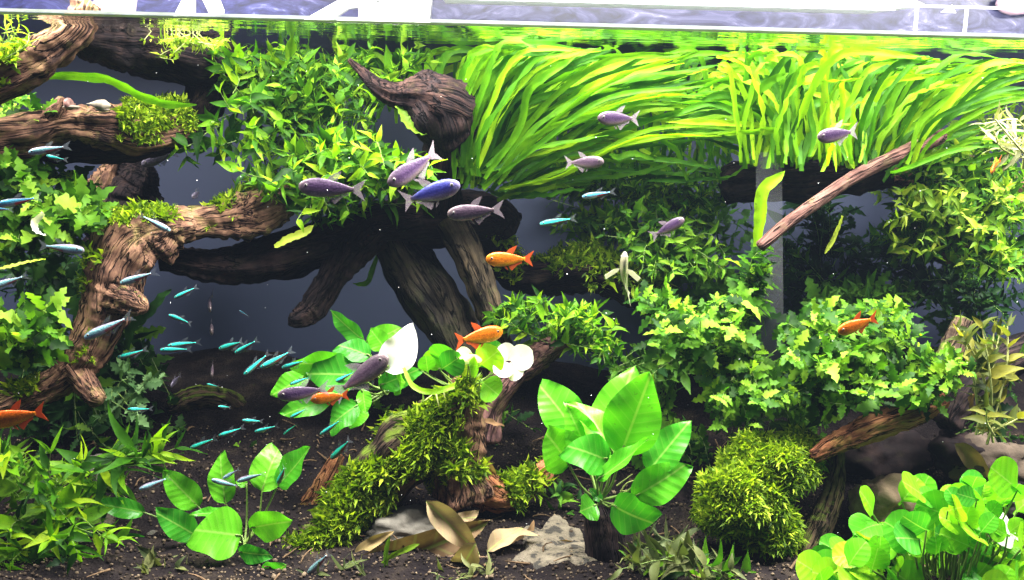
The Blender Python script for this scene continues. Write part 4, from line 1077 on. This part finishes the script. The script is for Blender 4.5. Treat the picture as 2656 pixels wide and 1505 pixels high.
broad('broad_leaf_plant', 'broad-leaved plant with tall stalks beside the grey stone', (635, 1410, .15), [
    ((515, 1315), (420, 1220), .17, .16, 1.1, .2), ((585, 1305), (560, 1168), .17, .17, .95, .0), ((680, 1275), (715, 1140), .16, .17, 1.15, -.1), ((720, 1260), (812, 1165), .16, .15, .85, -.4),
    ((375, 1330), (235, 1300), .16, .14, .75, .3), ((510, 1390), (400, 1325), .14, .12, 1.0, .3), ((625, 1390), (500, 1370), .12, .09, 1.65, .2), ((650, 1370), (765, 1345), .14, .12, .9, .3),
    ((585, 1330), (495, 1330), .15, .12, .5, .6), ((620, 1430), (695, 1450), .12, .10, .9, .3), ((640, 1260), (610, 1240), .17, .17, 1.2, .2), ((560, 1500), (470, 1490), .12, .1, 1.4, .2), ((700, 1500), (735, 1470), .11, .09, 1.6, .1), ((390, 1410), (280, 1390), .16, .15, .6, .3)],
    G['broad'], 1.08, 7)
broad('white_leaf_plant', 'little plant with white and lime leaves growing on top of the mossy stump', (1220, 1000, .19), [
    ((1090, 960), (1150, 915), .18, .17, 1.0, .3), ((1130, 950), (1168, 915), .18, .16, 1.5, .2), ((1140, 960), (1188, 935), .17, .15, 1.1, .3), ((1110, 970), (1105, 925), .17, .16, 1.2, .2),
    ((1225, 960), (1300, 895), .18, .17, .9, .3), ((1240, 950), (1285, 920), .17, .15, 1.3, .2), ((1225, 950), (1190, 905), .17, .16, .9, .2, W_), ((1215, 940), (1225, 930), .17, .15, 1.3, .2, W_),
    ((1330, 940), (1305, 898), .17, .16, 1.0, .2, W_), ((1310, 930), (1382, 925), .17, .15, 1.1, .2, W_), ((1330, 940), (1290, 965), .17, .15, 1.1, .2, W_), ((1320, 950), (1345, 965), .17, .15, 1.2, .2, W_), ((1245, 985), (1292, 1025), .17, .15, 1.4, .2), ((1215, 945), (1230, 950), .17, .15, 1.5, .2)],
    G['round'], 1.0, 5, [(1130, 1010, 1140, 1060), (1150, 1015, 1150, 1085), (1165, 1015, 1170, 1060), (1140, 1010, 1100, 1040), (1170, 1010, 1200, 1020)])
# rhizome of that plant
strand('rhizome', 'thick curved lime rhizome below the white-leaved plant', [(1045, 955, .18), (1070, 1000, .175), (1120, 1018, .17), (1180, 1000, .18), (1225, 975, .19)], S(16, .18), G['round'], 'rhizome')

# round-leaved plant in the near corner: stems rise from the floor, each ends in a leaf
B0 = P(2420, 1560, .10); rl = thing('round_leaf_plant', 'lush plant with many round lime-green leaves rising from the floor by the tan stone', 'plant', B0)
fixed = [((2400, 1290), (2345, 1245)), ((2430, 1310), (2395, 1270)), ((2520, 1270), (2530, 1222)), ((2640, 1270), (2575, 1212)), ((2265, 1335), (2250, 1270)), ((2285, 1360), (2225, 1355)), ((2230, 1440), (2215, 1380)), ((2290, 1420), (2310, 1395))]
leaves = [(a, b, .10) for a, b in fixed]
for k in range(150):
    cu = rng.uniform(2110, 2680); lo = 1290 if cu > 2330 else 1390 if cu > 2180 else 1455
    cv = rng.uniform(lo, 1540); an = rng.uniform(-2.9, -0.25)
    L = rng.uniform(44, 92)
    leaves.append(((cu, cv), (cu + L * math.cos(an), cv + L * math.sin(an) * 0.8), rng.uniform(.05, .14)))
for i, (a, b, y) in enumerate(leaves):
    p = P(*a, y); q = P(*b, y - rng.uniform(0.0, .02)); d = q - p
    foot = P(a[0] * .6 + 2420 * .4, 1580, y + .02); foot.z = max(foot.z, FLOOR)
    M = orient(d, Vector((0, -0.7, 0.7)) + rv(.35), d.length * 1.15, rng.uniform(.95, 1.3)); M.translation = p - d * .15 - B0
    lm = L_ROUND[i % 3]; o = mk('leaf', lm, None, rl, M)
    if not lm.materials: lm.materials.append(G['round'])
    o.material_slots[0].link = 'OBJECT'; o.material_slots[0].material = G['white'] if i in (40, 61) else G['round']
    Vv, Ff = thin_tube([foot, foot.lerp(p, .55) + rv(.004), p], S(4, y), S(2.5, y), 5, 6)
    mk('stem', mesh('stem', [v - B0 for v in Vv], Ff), G['stem'], rl)

# dead leaves on the floor
dl = [((970, 1480), (1090, 1400), .14, 70), ((880, 1520), (1280, 1350), .125, 38), ((1105, 1300), (1235, 1430), .11, 50), ((1235, 1410), (1165, 1520), .10, 64), ((1170, 1350), (1270, 1330), .15, 44),
      ((1265, 1430), (1380, 1335), .14, 60), ((1290, 1460), (1420, 1360), .15, 46), ((880, 1500), (1000, 1470), .11, 60), ((340, 1510), (430, 1380), .13, 50), ((1330, 1500), (1430, 1480), .11, 56), ((2280, 1450), (2360, 1330), .16, 60),
      ((2480, 1150), (2560, 1230), .2, 50), ((2530, 1020), (2490, 1110), .2, 30), ((1700, 1500), (1780, 1410), .15, 30), ((1080, 1505), (1140, 1440), .11, 40), ((2590, 1330), (2660, 1310), .2, 40), ((1250, 1090), (1300, 1110), .2, 40), ((1260, 1190), (1290, 1250), .2, 28), ((690, 1500), (800, 1470), .12, 44), ((560, 1520), (640, 1480), .12, 40), ((300, 1500), (370, 1440), .13, 40), ((1390, 1420), (1480, 1400), .16, 40), ((920, 1440), (1010, 1380), .13, 44), ((1060, 1480), (1180, 1450), .115, 50)]
dlab = ['curled tan dead leaf at the edge of the grey stone', 'long pale dead leaf lying across the litter', 'drooping olive dead leaf over the grey stone', 'folded yellow-brown dead leaf standing in the litter', 'pale dead leaf lying under the knobbly stump',
        'tan dead leaf leaning beside the pale sand', 'greenish dead leaf behind the pale sand', 'brown dead leaf below the mossy root end', 'upright brown dead leaf beside the dull grey stone', 'rust dead leaf lying on the pale sand', 'tan dead leaf against the tan stone',
        'dead leaf on the brown stone', 'hanging pale dead leaf under the lobed bush', 'thin dead leaf beside the dim strap-leaved bush', 'small dead leaf among the litter', 'dead leaf behind the round-leaved plant', 'small orange dead leaf on the mossy stump', 'reddish dead leaf caught on the roots by the stump', 'brown dead leaf on the soil below the mossy root', 'dull dead leaf under the tall-stalked plant', 'dead leaf beside the broad yellow-green leaf', 'small dead leaf at the back of the pale sand', 'brown dead leaf leaning on the grey stone', 'crumpled dead leaf in front of the long pale one']
for i, (a, b, y, w) in enumerate(dl):
    p = P(*a, y); q = P(*b, y + .015); d = q - p
    M = orient(d, Vector((0, -0.8, 0.6)) + rv(.35), d.length, w / 50); M.translation = p
    me = leaf_grid('dead_leaf', w_ovate(0.17), 14, 4, rng.uniform(-.3, .6), .35, .035, i, rng.uniform(-.8, .8)); me.materials.append(G['tan' if i in (0, 1, 2, 3, 4, 5, 7, 8, 10) else 'brown'])
    o = mk('dead_leaf', me); o.matrix_world = M; setp(o, dlab[i], 'leaf')
# yellow sprout between the dead leaves
strand('yellow_sprout', 'little yellow-green sprout growing between the dead leaves', [(1000, 1490, .1), (1000, 1440, .1), (1010, 1390, .1)], S(14, .1), G['yfine'])
strand('yellow_sprout', 'slanting yellow-green sprout leaf across the long dead leaf', [(990, 1460, .1), (1040, 1430, .1), (1090, 1412, .1)], S(14, .1), G['yfine'])

# snails
SN = plain('snail_shell', (0.26, 0.22, 0.17), 0.4, 0.5, 90, .3, .2)
def snail(label, u, v, y, r, elong, mat):
    c = P(u, v, y); V = []; Fc = []
    turns, n, k = 3.2, 60, 12
    R0 = S(r, y)
    for i in range(n + 1):
        s = i / n; an = s * turns * 2 * math.pi; g = (0.12 + 0.88 * s) ** 1.6
        cx = Vector((math.cos(an) * R0 * .48 * g, math.sin(an) * R0 * .48 * g, -s ** 1.5 * R0 * elong))
        for j in range(k):
            th = 2 * math.pi * j / k
            V.append(cx + (Vector((math.cos(an), math.sin(an), 0)) * math.cos(th) + Vector((0, 0, 1)) * math.sin(th)) * R0 * .52 * g)
    for i in range(n):
        for j in range(k):
            a = i * k + j; b = i * k + (j + 1) % k; Fc.append((a, b, b + k, a + k))
    t = thing('snail', label, 'snail', c)
    rot = Matrix.Rotation(R(70), 4, 'Y') @ Matrix.Rotation(R(25), 4, 'X')
    mk('shell', mesh('shell', V, Fc), mat, t, rot)
    f = blob_mesh('foot', Vector((0, 0, -R0 * .55)), (R0 * 1.1, R0 * .5, R0 * .25), 2, 3, .1)
    mk('foot', f, plain('snail_foot', (0.2, 0.16, 0.12), .6), t)


snail('small round pinkish snail on the ledge driftwood', 184, 266, .215, 20, .5, plain('pink_shell', (0.22, 0.11, 0.095), 0.35, .5, 120, .3, .2))
c = P(256, 272, .215); t = thing('snail', 'pale pointed snail on the ledge driftwood', 'snail', c)
V = []; Fc = []; L_ = S(62, .215)
for i in range(41):
    s = i / 40; r_ = S(13, .215) * (math.sin(math.pi * s ** 1.6) ** .8 if s < 1 else 0) * (1 + .10 * abs(math.sin(s * 11))) + .0002
    for j in range(14):
        th = 2 * math.pi * j / 14; V.append(((s - .5) * L_, math.cos(th) * r_, math.sin(th) * r_))
for i in range(40):
    for j in range(14):
        a = i * 14 + j; b = i * 14 + (j + 1) % 14; Fc.append((a, b, b + 14, a + 14))
mk('shell', mesh('shell', V, Fc), SN, t, Matrix.Rotation(R(4), 4, 'Y'))
mk('foot', blob_mesh('foot', Vector((L_ * .15, 0, -S(12, .215))), (L_ * .3, S(9, .215), S(5, .215)), 2, 3, .1), plain('snail_foot_pale', (0.2, 0.16, 0.12), .6), t)

# added translucent strip standing in for a grey reflection on the front glass
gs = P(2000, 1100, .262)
MILK = milk_mat('reflection_film', (0.45, 0.46, 0.52), 0.05)
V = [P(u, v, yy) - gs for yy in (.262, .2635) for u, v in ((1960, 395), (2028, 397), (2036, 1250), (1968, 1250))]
o = mk('reflection_strip', mesh('reflection_strip', V, [(0, 1, 2, 3), (7, 6, 5, 4), (0, 4, 5, 1), (1, 5, 6, 2), (2, 6, 7, 3), (3, 7, 4, 0)], False), MILK); o.location = gs
setp(o, 'narrow translucent grey strip standing in for a reflection among the lobed bushes', 'glass strip')
# drifting specks in the water
st = Stuff(); import bmesh
bm_ = bmesh.new(); bmesh.ops.create_icosphere(bm_, subdivisions=1, radius=1); sp_ = bpy.data.meshes.new('speck'); bm_.to_mesh(sp_); bm_.free()
for k in range(110):
    r_ = rng.uniform(.0002, .00055); q = P(rng.uniform(0, 2656), rng.uniform(130, 1400), rng.uniform(.03, .3))
    M = Matrix.Scale(r_, 4); M.translation = q; st.add(sp_, M)
setp(st.build('specks', plain('drifting_speck', (0.75, 0.76, 0.74), .6, .2)), 'tiny pale specks drifting in the water')
# ================================================================== fish
def fish_body(name, prof, n=24, k=20, color=None, thick=0.42, bend=0.0):
    """unit fish, nose at x=+0.5, body to x=-0.32; prof(s)->(half height up, half height down)"""
    V = []; C = []; Fc = []
    for i in range(n + 1):
        s = i / n; x = 0.5 - 0.84 * s
        hu, hd = prof(s)
        for j in range(k):
            th = 2 * math.pi * j / k
            c, q = math.cos(th), math.sin(th)
            z = (hu if q > 0 else hd) * (abs(q) ** 0.9) * (1 if q > 0 else -1)
            y = thick * (hu + hd) * 0.5 * c * (1 - 0.25 * s)
            V.append((x, y + bend * (x - 0.5) ** 2, z)); C.append((*color(s, z / max(hu if z > 0 else hd, 1e-4)), 1))
    for i in range(n):
        for j in range(k):
            a = i * k + j; b = i * k + (j + 1) % k; Fc.append((a, a + k, b + k, b))
    V.append((0.505, 0, 0)); C.append(C[0]); V.append((-0.345, bend * 0.714, 0)); C.append(C[-1])
    for j in range(k):
        Fc.append((len(V) - 2, j, (j + 1) % k)); Fc.append((len(V) - 1, n * k + (j + 1) % k, n * k + j))
    return mesh(name, V, Fc, True, C)


def fin(name, pts, th=0.004, bend=0.0):
    """flat membrane with thickness from an outline in the x-z plane, fanned from its first edge"""
    k = len(pts)
    V = [(x, th * .5 + bend * (x - 0.5) ** 2, z) for x, z in pts] + [(x, -th * .5 + bend * (x - 0.5) ** 2, z) for x, z in pts]
    Fc = [tuple(range(k)), tuple(range(2 * k - 1, k - 1, -1))] + [(i, i + k, (i + 1) % k + k, (i + 1) % k) for i in range(k)]
    return mesh(name, V, Fc, False)


def prof_neon(s):
    a = math.sin(math.pi * min(1, (s + 0.02) ** 0.62 * 0.985)) ** 0.75
    return max(0.026, 0.095 * a), max(0.026, 0.095 * a)


def prof_tetra(s):
    a = math.sin(math.pi * min(1, (s + 0.015) ** 0.66 * 0.965)) ** 0.85
    return max(0.036, 0.145 * a), max(0.036, 0.155 * a)


def prof_orange(s):
    a = math.sin(math.pi * min(1, (s + 0.015) ** 0.62 * 0.965)) ** 0.85
    return max(0.04, 0.15 * a), max(0.04, 0.165 * a)


def neon_col(stripe, back, belly, red):
    def f(s, z):
        w = 0.02 + 0.0 * s
        if -0.12 < z < 0.80 and s > 0.04: return stripe
        if z >= 0.80: return back
        if s > 0.5 and z < -0.12: return red
        return belly
    return f


def lerp3(a, b, f):
    f = min(1, max(0, f)); return tuple(x + (y - x) * f for x, y in zip(a, b))


def tetra_col(mid, back, belly):
    def f(s, z):
        c = lerp3(mid, back, (z - 0.15) / 0.6) if z > 0 else lerp3(mid, belly, (-z - 0.25) / 0.5)
        c = lerp3(c, lerp3(back, belly, .5), (0.20 - s) / 0.2)                       # paler head
        c = lerp3(c, belly, (s - 0.86) / 0.3)
        if abs(z) < 0.12 and 0.2 < s < 0.9: c = lerp3(c, tuple(x * 0.55 for x in mid), 0.6)   # dusky side line
        return c
    return f


FM = fish_mat('fish_skin', .28, .35)
EYE = plain('fish_eye', (0.012, 0.012, 0.015), .1, .8, 30, .1, 0)
IRIS = plain('fish_iris', (0.22, 0.2, 0.18), .25, .4, 30, .1, 0)
import bmesh as _bm
def eye_mesh(r):
    b = _bm.new(); _bm.ops.create_icosphere(b, subdivisions=2, radius=r); me = bpy.data.meshes.new('eye'); b.to_mesh(me); b.free()
    for v in me.vertices: v.co.y *= 0.5
    me.polygons.foreach_set('use_smooth', [True] * len(me.polygons)); return me


SPEC = {}
def species(key, *a, **kw):
    for vi, bd in enumerate((0.0, 0.22, -0.22)): species_one(key + str(vi), key, bd, *a, **kw)


def species_one(vkey, key, bend, prof, col, finm, tail, dorsal, anal, pelvic, thick=0.42, adip=True, pect=None):
    sp = {'body': fish_body('body', prof, color=col, thick=thick, bend=bend)}
    sp['body'].materials.append(FM)
    sp['fins'] = []
    for nm, pts in (('tail_fin', tail), ('dorsal_fin', dorsal), ('anal_fin', anal), ('pelvic_fin', pelvic)):
        me = fin(nm, pts, bend=bend); me.materials.append(finm); sp['fins'].append((nm, me, None))
    if pect:
        me = fin('pectoral_fin', pect); me.materials.append(finm)
        for sgn in (1, -1):
            M = Matrix.Translation((0.2, sgn * 0.05, -0.05)) @ Matrix.Rotation(R(sgn * 62), 4, 'X')
            sp['fins'].append(('pectoral_fin', me, M))
    hu, hd = prof(0.13)
    sp['eye'] = eye_mesh(0.026); sp['eye'].materials.append(IRIS)
    sp['pup'] = eye_mesh(0.020); sp['pup'].materials.append(EYE)
    sp['ey'] = thick * (hu + hd) * 0.5 * 0.90
    SPEC[vkey] = sp


T_TAIL = [(-.31, .035), (-.31, -.035), (-.42, -.10), (-.52, -.17), (-.47, -.05), (-.44, 0), (-.47, .06), (-.53, .18), (-.42, .11)]
T_DORS = [(.08, .13), (-.08, .12), (-.12, .19), (-.15, .27), (-.06, .24), (.02, .19)]
T_ANAL = [(.02, -.15), (-.28, -.045), (-.27, -.09), (-.18, -.13), (-.06, -.25), (-.02, -.21)]
T_PELV = [(.12, -.14), (.06, -.15), (.02, -.24), (.08, -.2)]
sc = lambda L, k: [(x, z * k) for x, z in L]
lil = fin_mat('lilac_fin', (0.42, 0.34, 0.40), .45); clr = fin_mat('clear_fin', (0.40, 0.45, 0.5), .13); org = fin_mat('orange_fin', (0.75, 0.14, 0.03), .85)
yel = fin_mat('yellow_fin', (0.55, 0.55, 0.35), .6); drk = fin_mat('grey_fin', (0.3, 0.28, 0.33), .4)
species('neon', prof_neon, neon_col((0.05, 0.90, 0.72), (0.035, 0.03, 0.04), (0.16, 0.16, 0.18), (0.30, 0.05, 0.06)), clr, sc(T_TAIL, .72), sc(T_DORS, .72), sc(T_ANAL, .72), sc(T_PELV, .75), .75)
species('neonpale', prof_neon, neon_col((0.40, 0.82, 0.86), (0.20, 0.17, 0.24), (0.36, 0.35, 0.40), (0.38, 0.10, 0.13)), clr, sc(T_TAIL, .72), sc(T_DORS, .72), sc(T_ANAL, .72), sc(T_PELV, .75), .75)
species('neonblue', prof_neon, neon_col((0.09, 0.42, 0.62), (0.07, 0.08, 0.10), (0.42, 0.42, 0.45), (0.50, 0.06, 0.06)), clr, sc(T_TAIL, .72), sc(T_DORS, .72), sc(T_ANAL, .72), sc(T_PELV, .75), .75)
species('purple', prof_tetra, tetra_col((0.095, 0.050, 0.135), (0.095, 0.066, 0.105), (0.30, 0.22, 0.22)), lil, T_TAIL, T_DORS, T_ANAL, T_PELV)
species('pale', prof_tetra, tetra_col((0.14, 0.085, 0.14), (0.15, 0.11, 0.135), (0.34, 0.27, 0.25)), lil, T_TAIL, T_DORS, T_ANAL, T_PELV)
species('ghost', prof_tetra, tetra_col((0.12, 0.10, 0.16), (0.16, 0.14, 0.20), (0.22, 0.19, 0.26)), drk, T_TAIL, T_DORS, T_ANAL, T_PELV)
species('blue', prof_tetra, tetra_col((0.035, 0.035, 0.30), (0.10, 0.11, 0.38), (0.35, 0.28, 0.34)), lil, T_TAIL, T_DORS, T_ANAL, T_PELV)
species('orange', prof_orange, tetra_col((0.85, 0.22, 0.01), (0.70, 0.11, 0.01), (0.90, 0.36, 0.02)), org, T_TAIL, sc(T_DORS, 1.05), T_ANAL, T_PELV)
species('yellow', prof_tetra, tetra_col((0.45, 0.44, 0.22), (0.50, 0.47, 0.32), (0.52, 0.50, 0.30)), yel, T_TAIL, T_DORS, T_ANAL, T_PELV, .5, pect=[(0, 0), (-.06, -.02), (-.16, -.24), (-.06, -.28), (.02, -.12)])


def fish(key, label, head, tail, y, dy=0.0, group=None, cat='fish', upv=None, roll=0.0):
    a = P(*head, y); b = P(*tail, y + dy); d = a - b; L = d.length
    c = (a + b) * .5
    x = d.normalized(); u = Vector(upv or (0, 0, 1)); u = (u - x * u.dot(x))
    u.normalize(); yv = u.cross(x)
    M = Matrix(((x.x * L, yv.x * L, u.x * L, c.x), (x.y * L, yv.y * L, u.y * L, c.y), (x.z * L, yv.z * L, u.z * L, c.z), (0, 0, 0, 1)))
    M = M @ Matrix.Rotation(roll, 4, 'X')
    t = thing('fish', label, cat, (0, 0, 0), group); t.matrix_world = M
    sp = SPEC[key + str(rng.randrange(3))]
    bo = mk('body', sp['body'], None, t)
    for nm, me, mm in sp['fins']: mk(nm, me, None, t, mm)
    for sg in (1, -1):
        e = mk('eye', sp['eye'], None, t, Matrix.Translation((0.39, sg * sp['ey'], 0.025)))
        mk('pupil', sp['pup'], None, e, Matrix.Translation((0.004, sg * 0.0055, 0)))
    return t


# teal-striped small fish: (head), (tail), depth
NL = [((438, 817), (503, 838)), ((305, 927), (378, 909)), ((415, 908), (500, 903)), ((434, 897), (520, 884)), ((569, 905), (642, 882)), ((610, 916), (670, 881)),
      ((632, 972), (700, 914)), ((675, 954), (758, 912)), ((537, 996), (568, 1003)), ((330, 1061), (398, 1064)), ((566, 1054), (598, 1057)), ((628, 1090), (682, 1093)), ((568, 1130), (628, 1112)),
      ((661, 1120), (722, 1104)), ((735, 1127), (772, 1096)), ((732, 954), (794, 935)), ((752, 997), (803, 975)), ((868, 991), (918, 966)), ((753, 1083), (791, 1063)), ((831, 1127), (887, 1088)),
      ((859, 1189), (920, 1133)), ((752, 1410), (825, 1390)), ((719, 1253), (750, 1205)), ((494, 1163), (562, 1136)), ((453, 773), (506, 746))]
NG = 'small teal-striped fish schooling in the dark gap'
for i, (h, t_) in enumerate(NL):
    fish('neon', 'small dark fish with a glowing teal stripe in the school under the driftwood', h, t_, .14 + .008 * (i * 7 % 11), rng.uniform(-.012, .015), NG)
PG = 'pale striped fish'
PL = [((75, 396), (172, 380), .09, 'pale silvery striped fish in front of the ledge driftwood'), ((217, 650), (103, 637), .09, 'pale blue-striped fish heading toward the leaning driftwood from the lobed fern'),
      ((-25, 746), (72, 714), .08, 'pale pink-bellied striped fish over the shaded bush cut by the glass edge'), ((313, 735), (394, 708), .12, 'pale striped fish in front of the upper leaning driftwood'),
      ((442, 599), (360, 558), .13, 'pale striped fish diving over the driftwood knuckle'), ((220, 877), (332, 824), .09, 'large white-striped fish in front of the leaning driftwood trunk'),
      ((800, 1487), (855, 1433), .09, 'grey-teal striped fish diving beside the mossy root'), ((361, 1270), (442, 1238), .10, 'pale striped fish beside the tall-stalked broad leaf'),
      ((549, 1244), (624, 1268), .10, 'bright striped fish in front of the narrow upright broad leaf'), ((578, 1242), (622, 1213), .11, 'small pale striped fish crossing the narrow upright broad leaf'),
      ((615, 1249), (689, 1223), .11, 'slim striped fish in front of the widest upright broad leaf'), ((122, 404), (164, 416), .12, 'tiny teal striped fish tucked under the silvery striped fish')]
for h, t_, y, lab in PL: fish('neonpale' if 'tiny' not in lab else 'neon', lab, h, t_, y, rng.uniform(-.01, .01), PG)
fish('neonblue', 'blue-striped fish with red belly at the glass edge over the lobed fern', (-10, 532), (97, 514), .09)
fish('neonblue', 'partly hidden blue-striped fish just under another at the glass edge', (-40, 538), (28, 546), .10)
fish('neonblue', 'turquoise-striped fish with red tail in front of the fine-leaved bush', (1510, 511), (1596, 497), .2)
fish('neon', 'teal-striped fish swimming above the orange fish by the arch limb', (1400, 582), (1493, 564), .22)
fish('neonblue', 'tiny blue fish against the bare blue back under the arch', (621, 806), (648, 821), .4)
for h, t_, dy, lab in (((546, 806), (533, 762), .03, 'small silvery fish pointing down under the driftwood arch'), ((549, 862), (549, 840), .035, 'small silvery fish seen head-on under the driftwood arch'),
                       ((549, 974), (553, 943), .03, 'small silvery fish seen from behind amid the school'), ((497, 512), (527, 496), .02, 'faint silvery fish against the blue back above the driftwood knuckle'), ((443, 1003), (458, 972), .02, 'thin faint fish beside the dangling fern sprig')):
    fish('ghost' if 'faint' in lab else 'pale', lab, h, t_, .28, dy)
fish('purple', 'plump mauve fish with raised dorsal fin heading away from the ribbon plant', (775, 483), (943, 491), .15, .01)
fish('purple', 'mauve fish tilted steeply nose-down above the blue fish', (1007, 478), (1146, 394), .16, .02)
fish('blue', 'deep blue fish swimming opposite to the mauve ones', (1192, 478), (1035, 526), .15, .01)
fish('pale', 'pale pinkish fish with spread fins in front of the arching driftwood', (1161, 556), (1298, 540), .14, .01)
fish('purple', 'mauve fish in front of the drooping ribbon leaves', (1551, 306), (1656, 308), .16, .02)
fish('purple', 'slim mauve fish below the dense upright ribbon leaves', (2121, 356), (2222, 340), .15, .02)
fish('pale', 'pale lilac fish with rounded back near the loose ribbon leaves', (1566, 419), (1462, 424), .18, .01)
fish('purple', 'mauve fish tilted nose-up before the fine-leaved bush', (1774, 568), (1690, 614), .2, .01)
fish('purple', 'dark mauve fish nosing past the broad leaves next to an orange fish', (720, 1026), (852, 1014), .13, .01)
fish('pale', 'lilac fish half behind the glare-whitened leaf', (1005, 925), (888, 1014), .17, .02)
fish('ghost', 'shadowy grey fish by the jagged stump', (367, 427), (458, 394), .33, .02)
fish('orange', 'vivid orange fish in front of the dark limb of the arch', (1261, 672), (1381, 672), .18, .01)
fish('orange', 'orange fish hovering over the white-leaved plant', (1303, 860), (1172, 880), .155, -.02)
fish('orange', 'yellow-orange fish beside the dark mauve fish at the broad leaves', (806, 1036), (904, 1024), .15, .01)
fish('orange', 'bright orange fish below the leaning driftwood cut by the glass edge', (-30, 1094), (116, 1068), .08, .0)
fish('orange', 'orange fish over the spreading lobed bush', (2174, 860), (2274, 824), .12, .01)
fish('yellow', 'pale yellow fish swimming upward with spread fins below the fine bush', (1622, 656), (1600, 772), .17, .03, None, 'fish', (0, 1, 0.2))
fish('orange', 'tiny red-orange fish near the pale twig plant', (2572, 448), (2580, 412), .2, .02)

# the slightly cloudy water and room air
mh, th_, oh = nodes('cloudy_water'); pv = th_.nodes.new('ShaderNodeVolumePrincipled')
pv.inputs['Color'].default_value = (0.55, 0.70, 1.0, 1); pv.inputs['Density'].default_value = 0.007
th_.links.new(pv.outputs[0], oh.inputs['Volume'])
hz = mk('haze', box_mesh('haze', (-1.2, -1.0, FLOOR - 1.0), (1.2, 0.8, 0.4)), mh, None, None, 'stuff'); hz['label'] = 'faint cloudiness of the water and air'
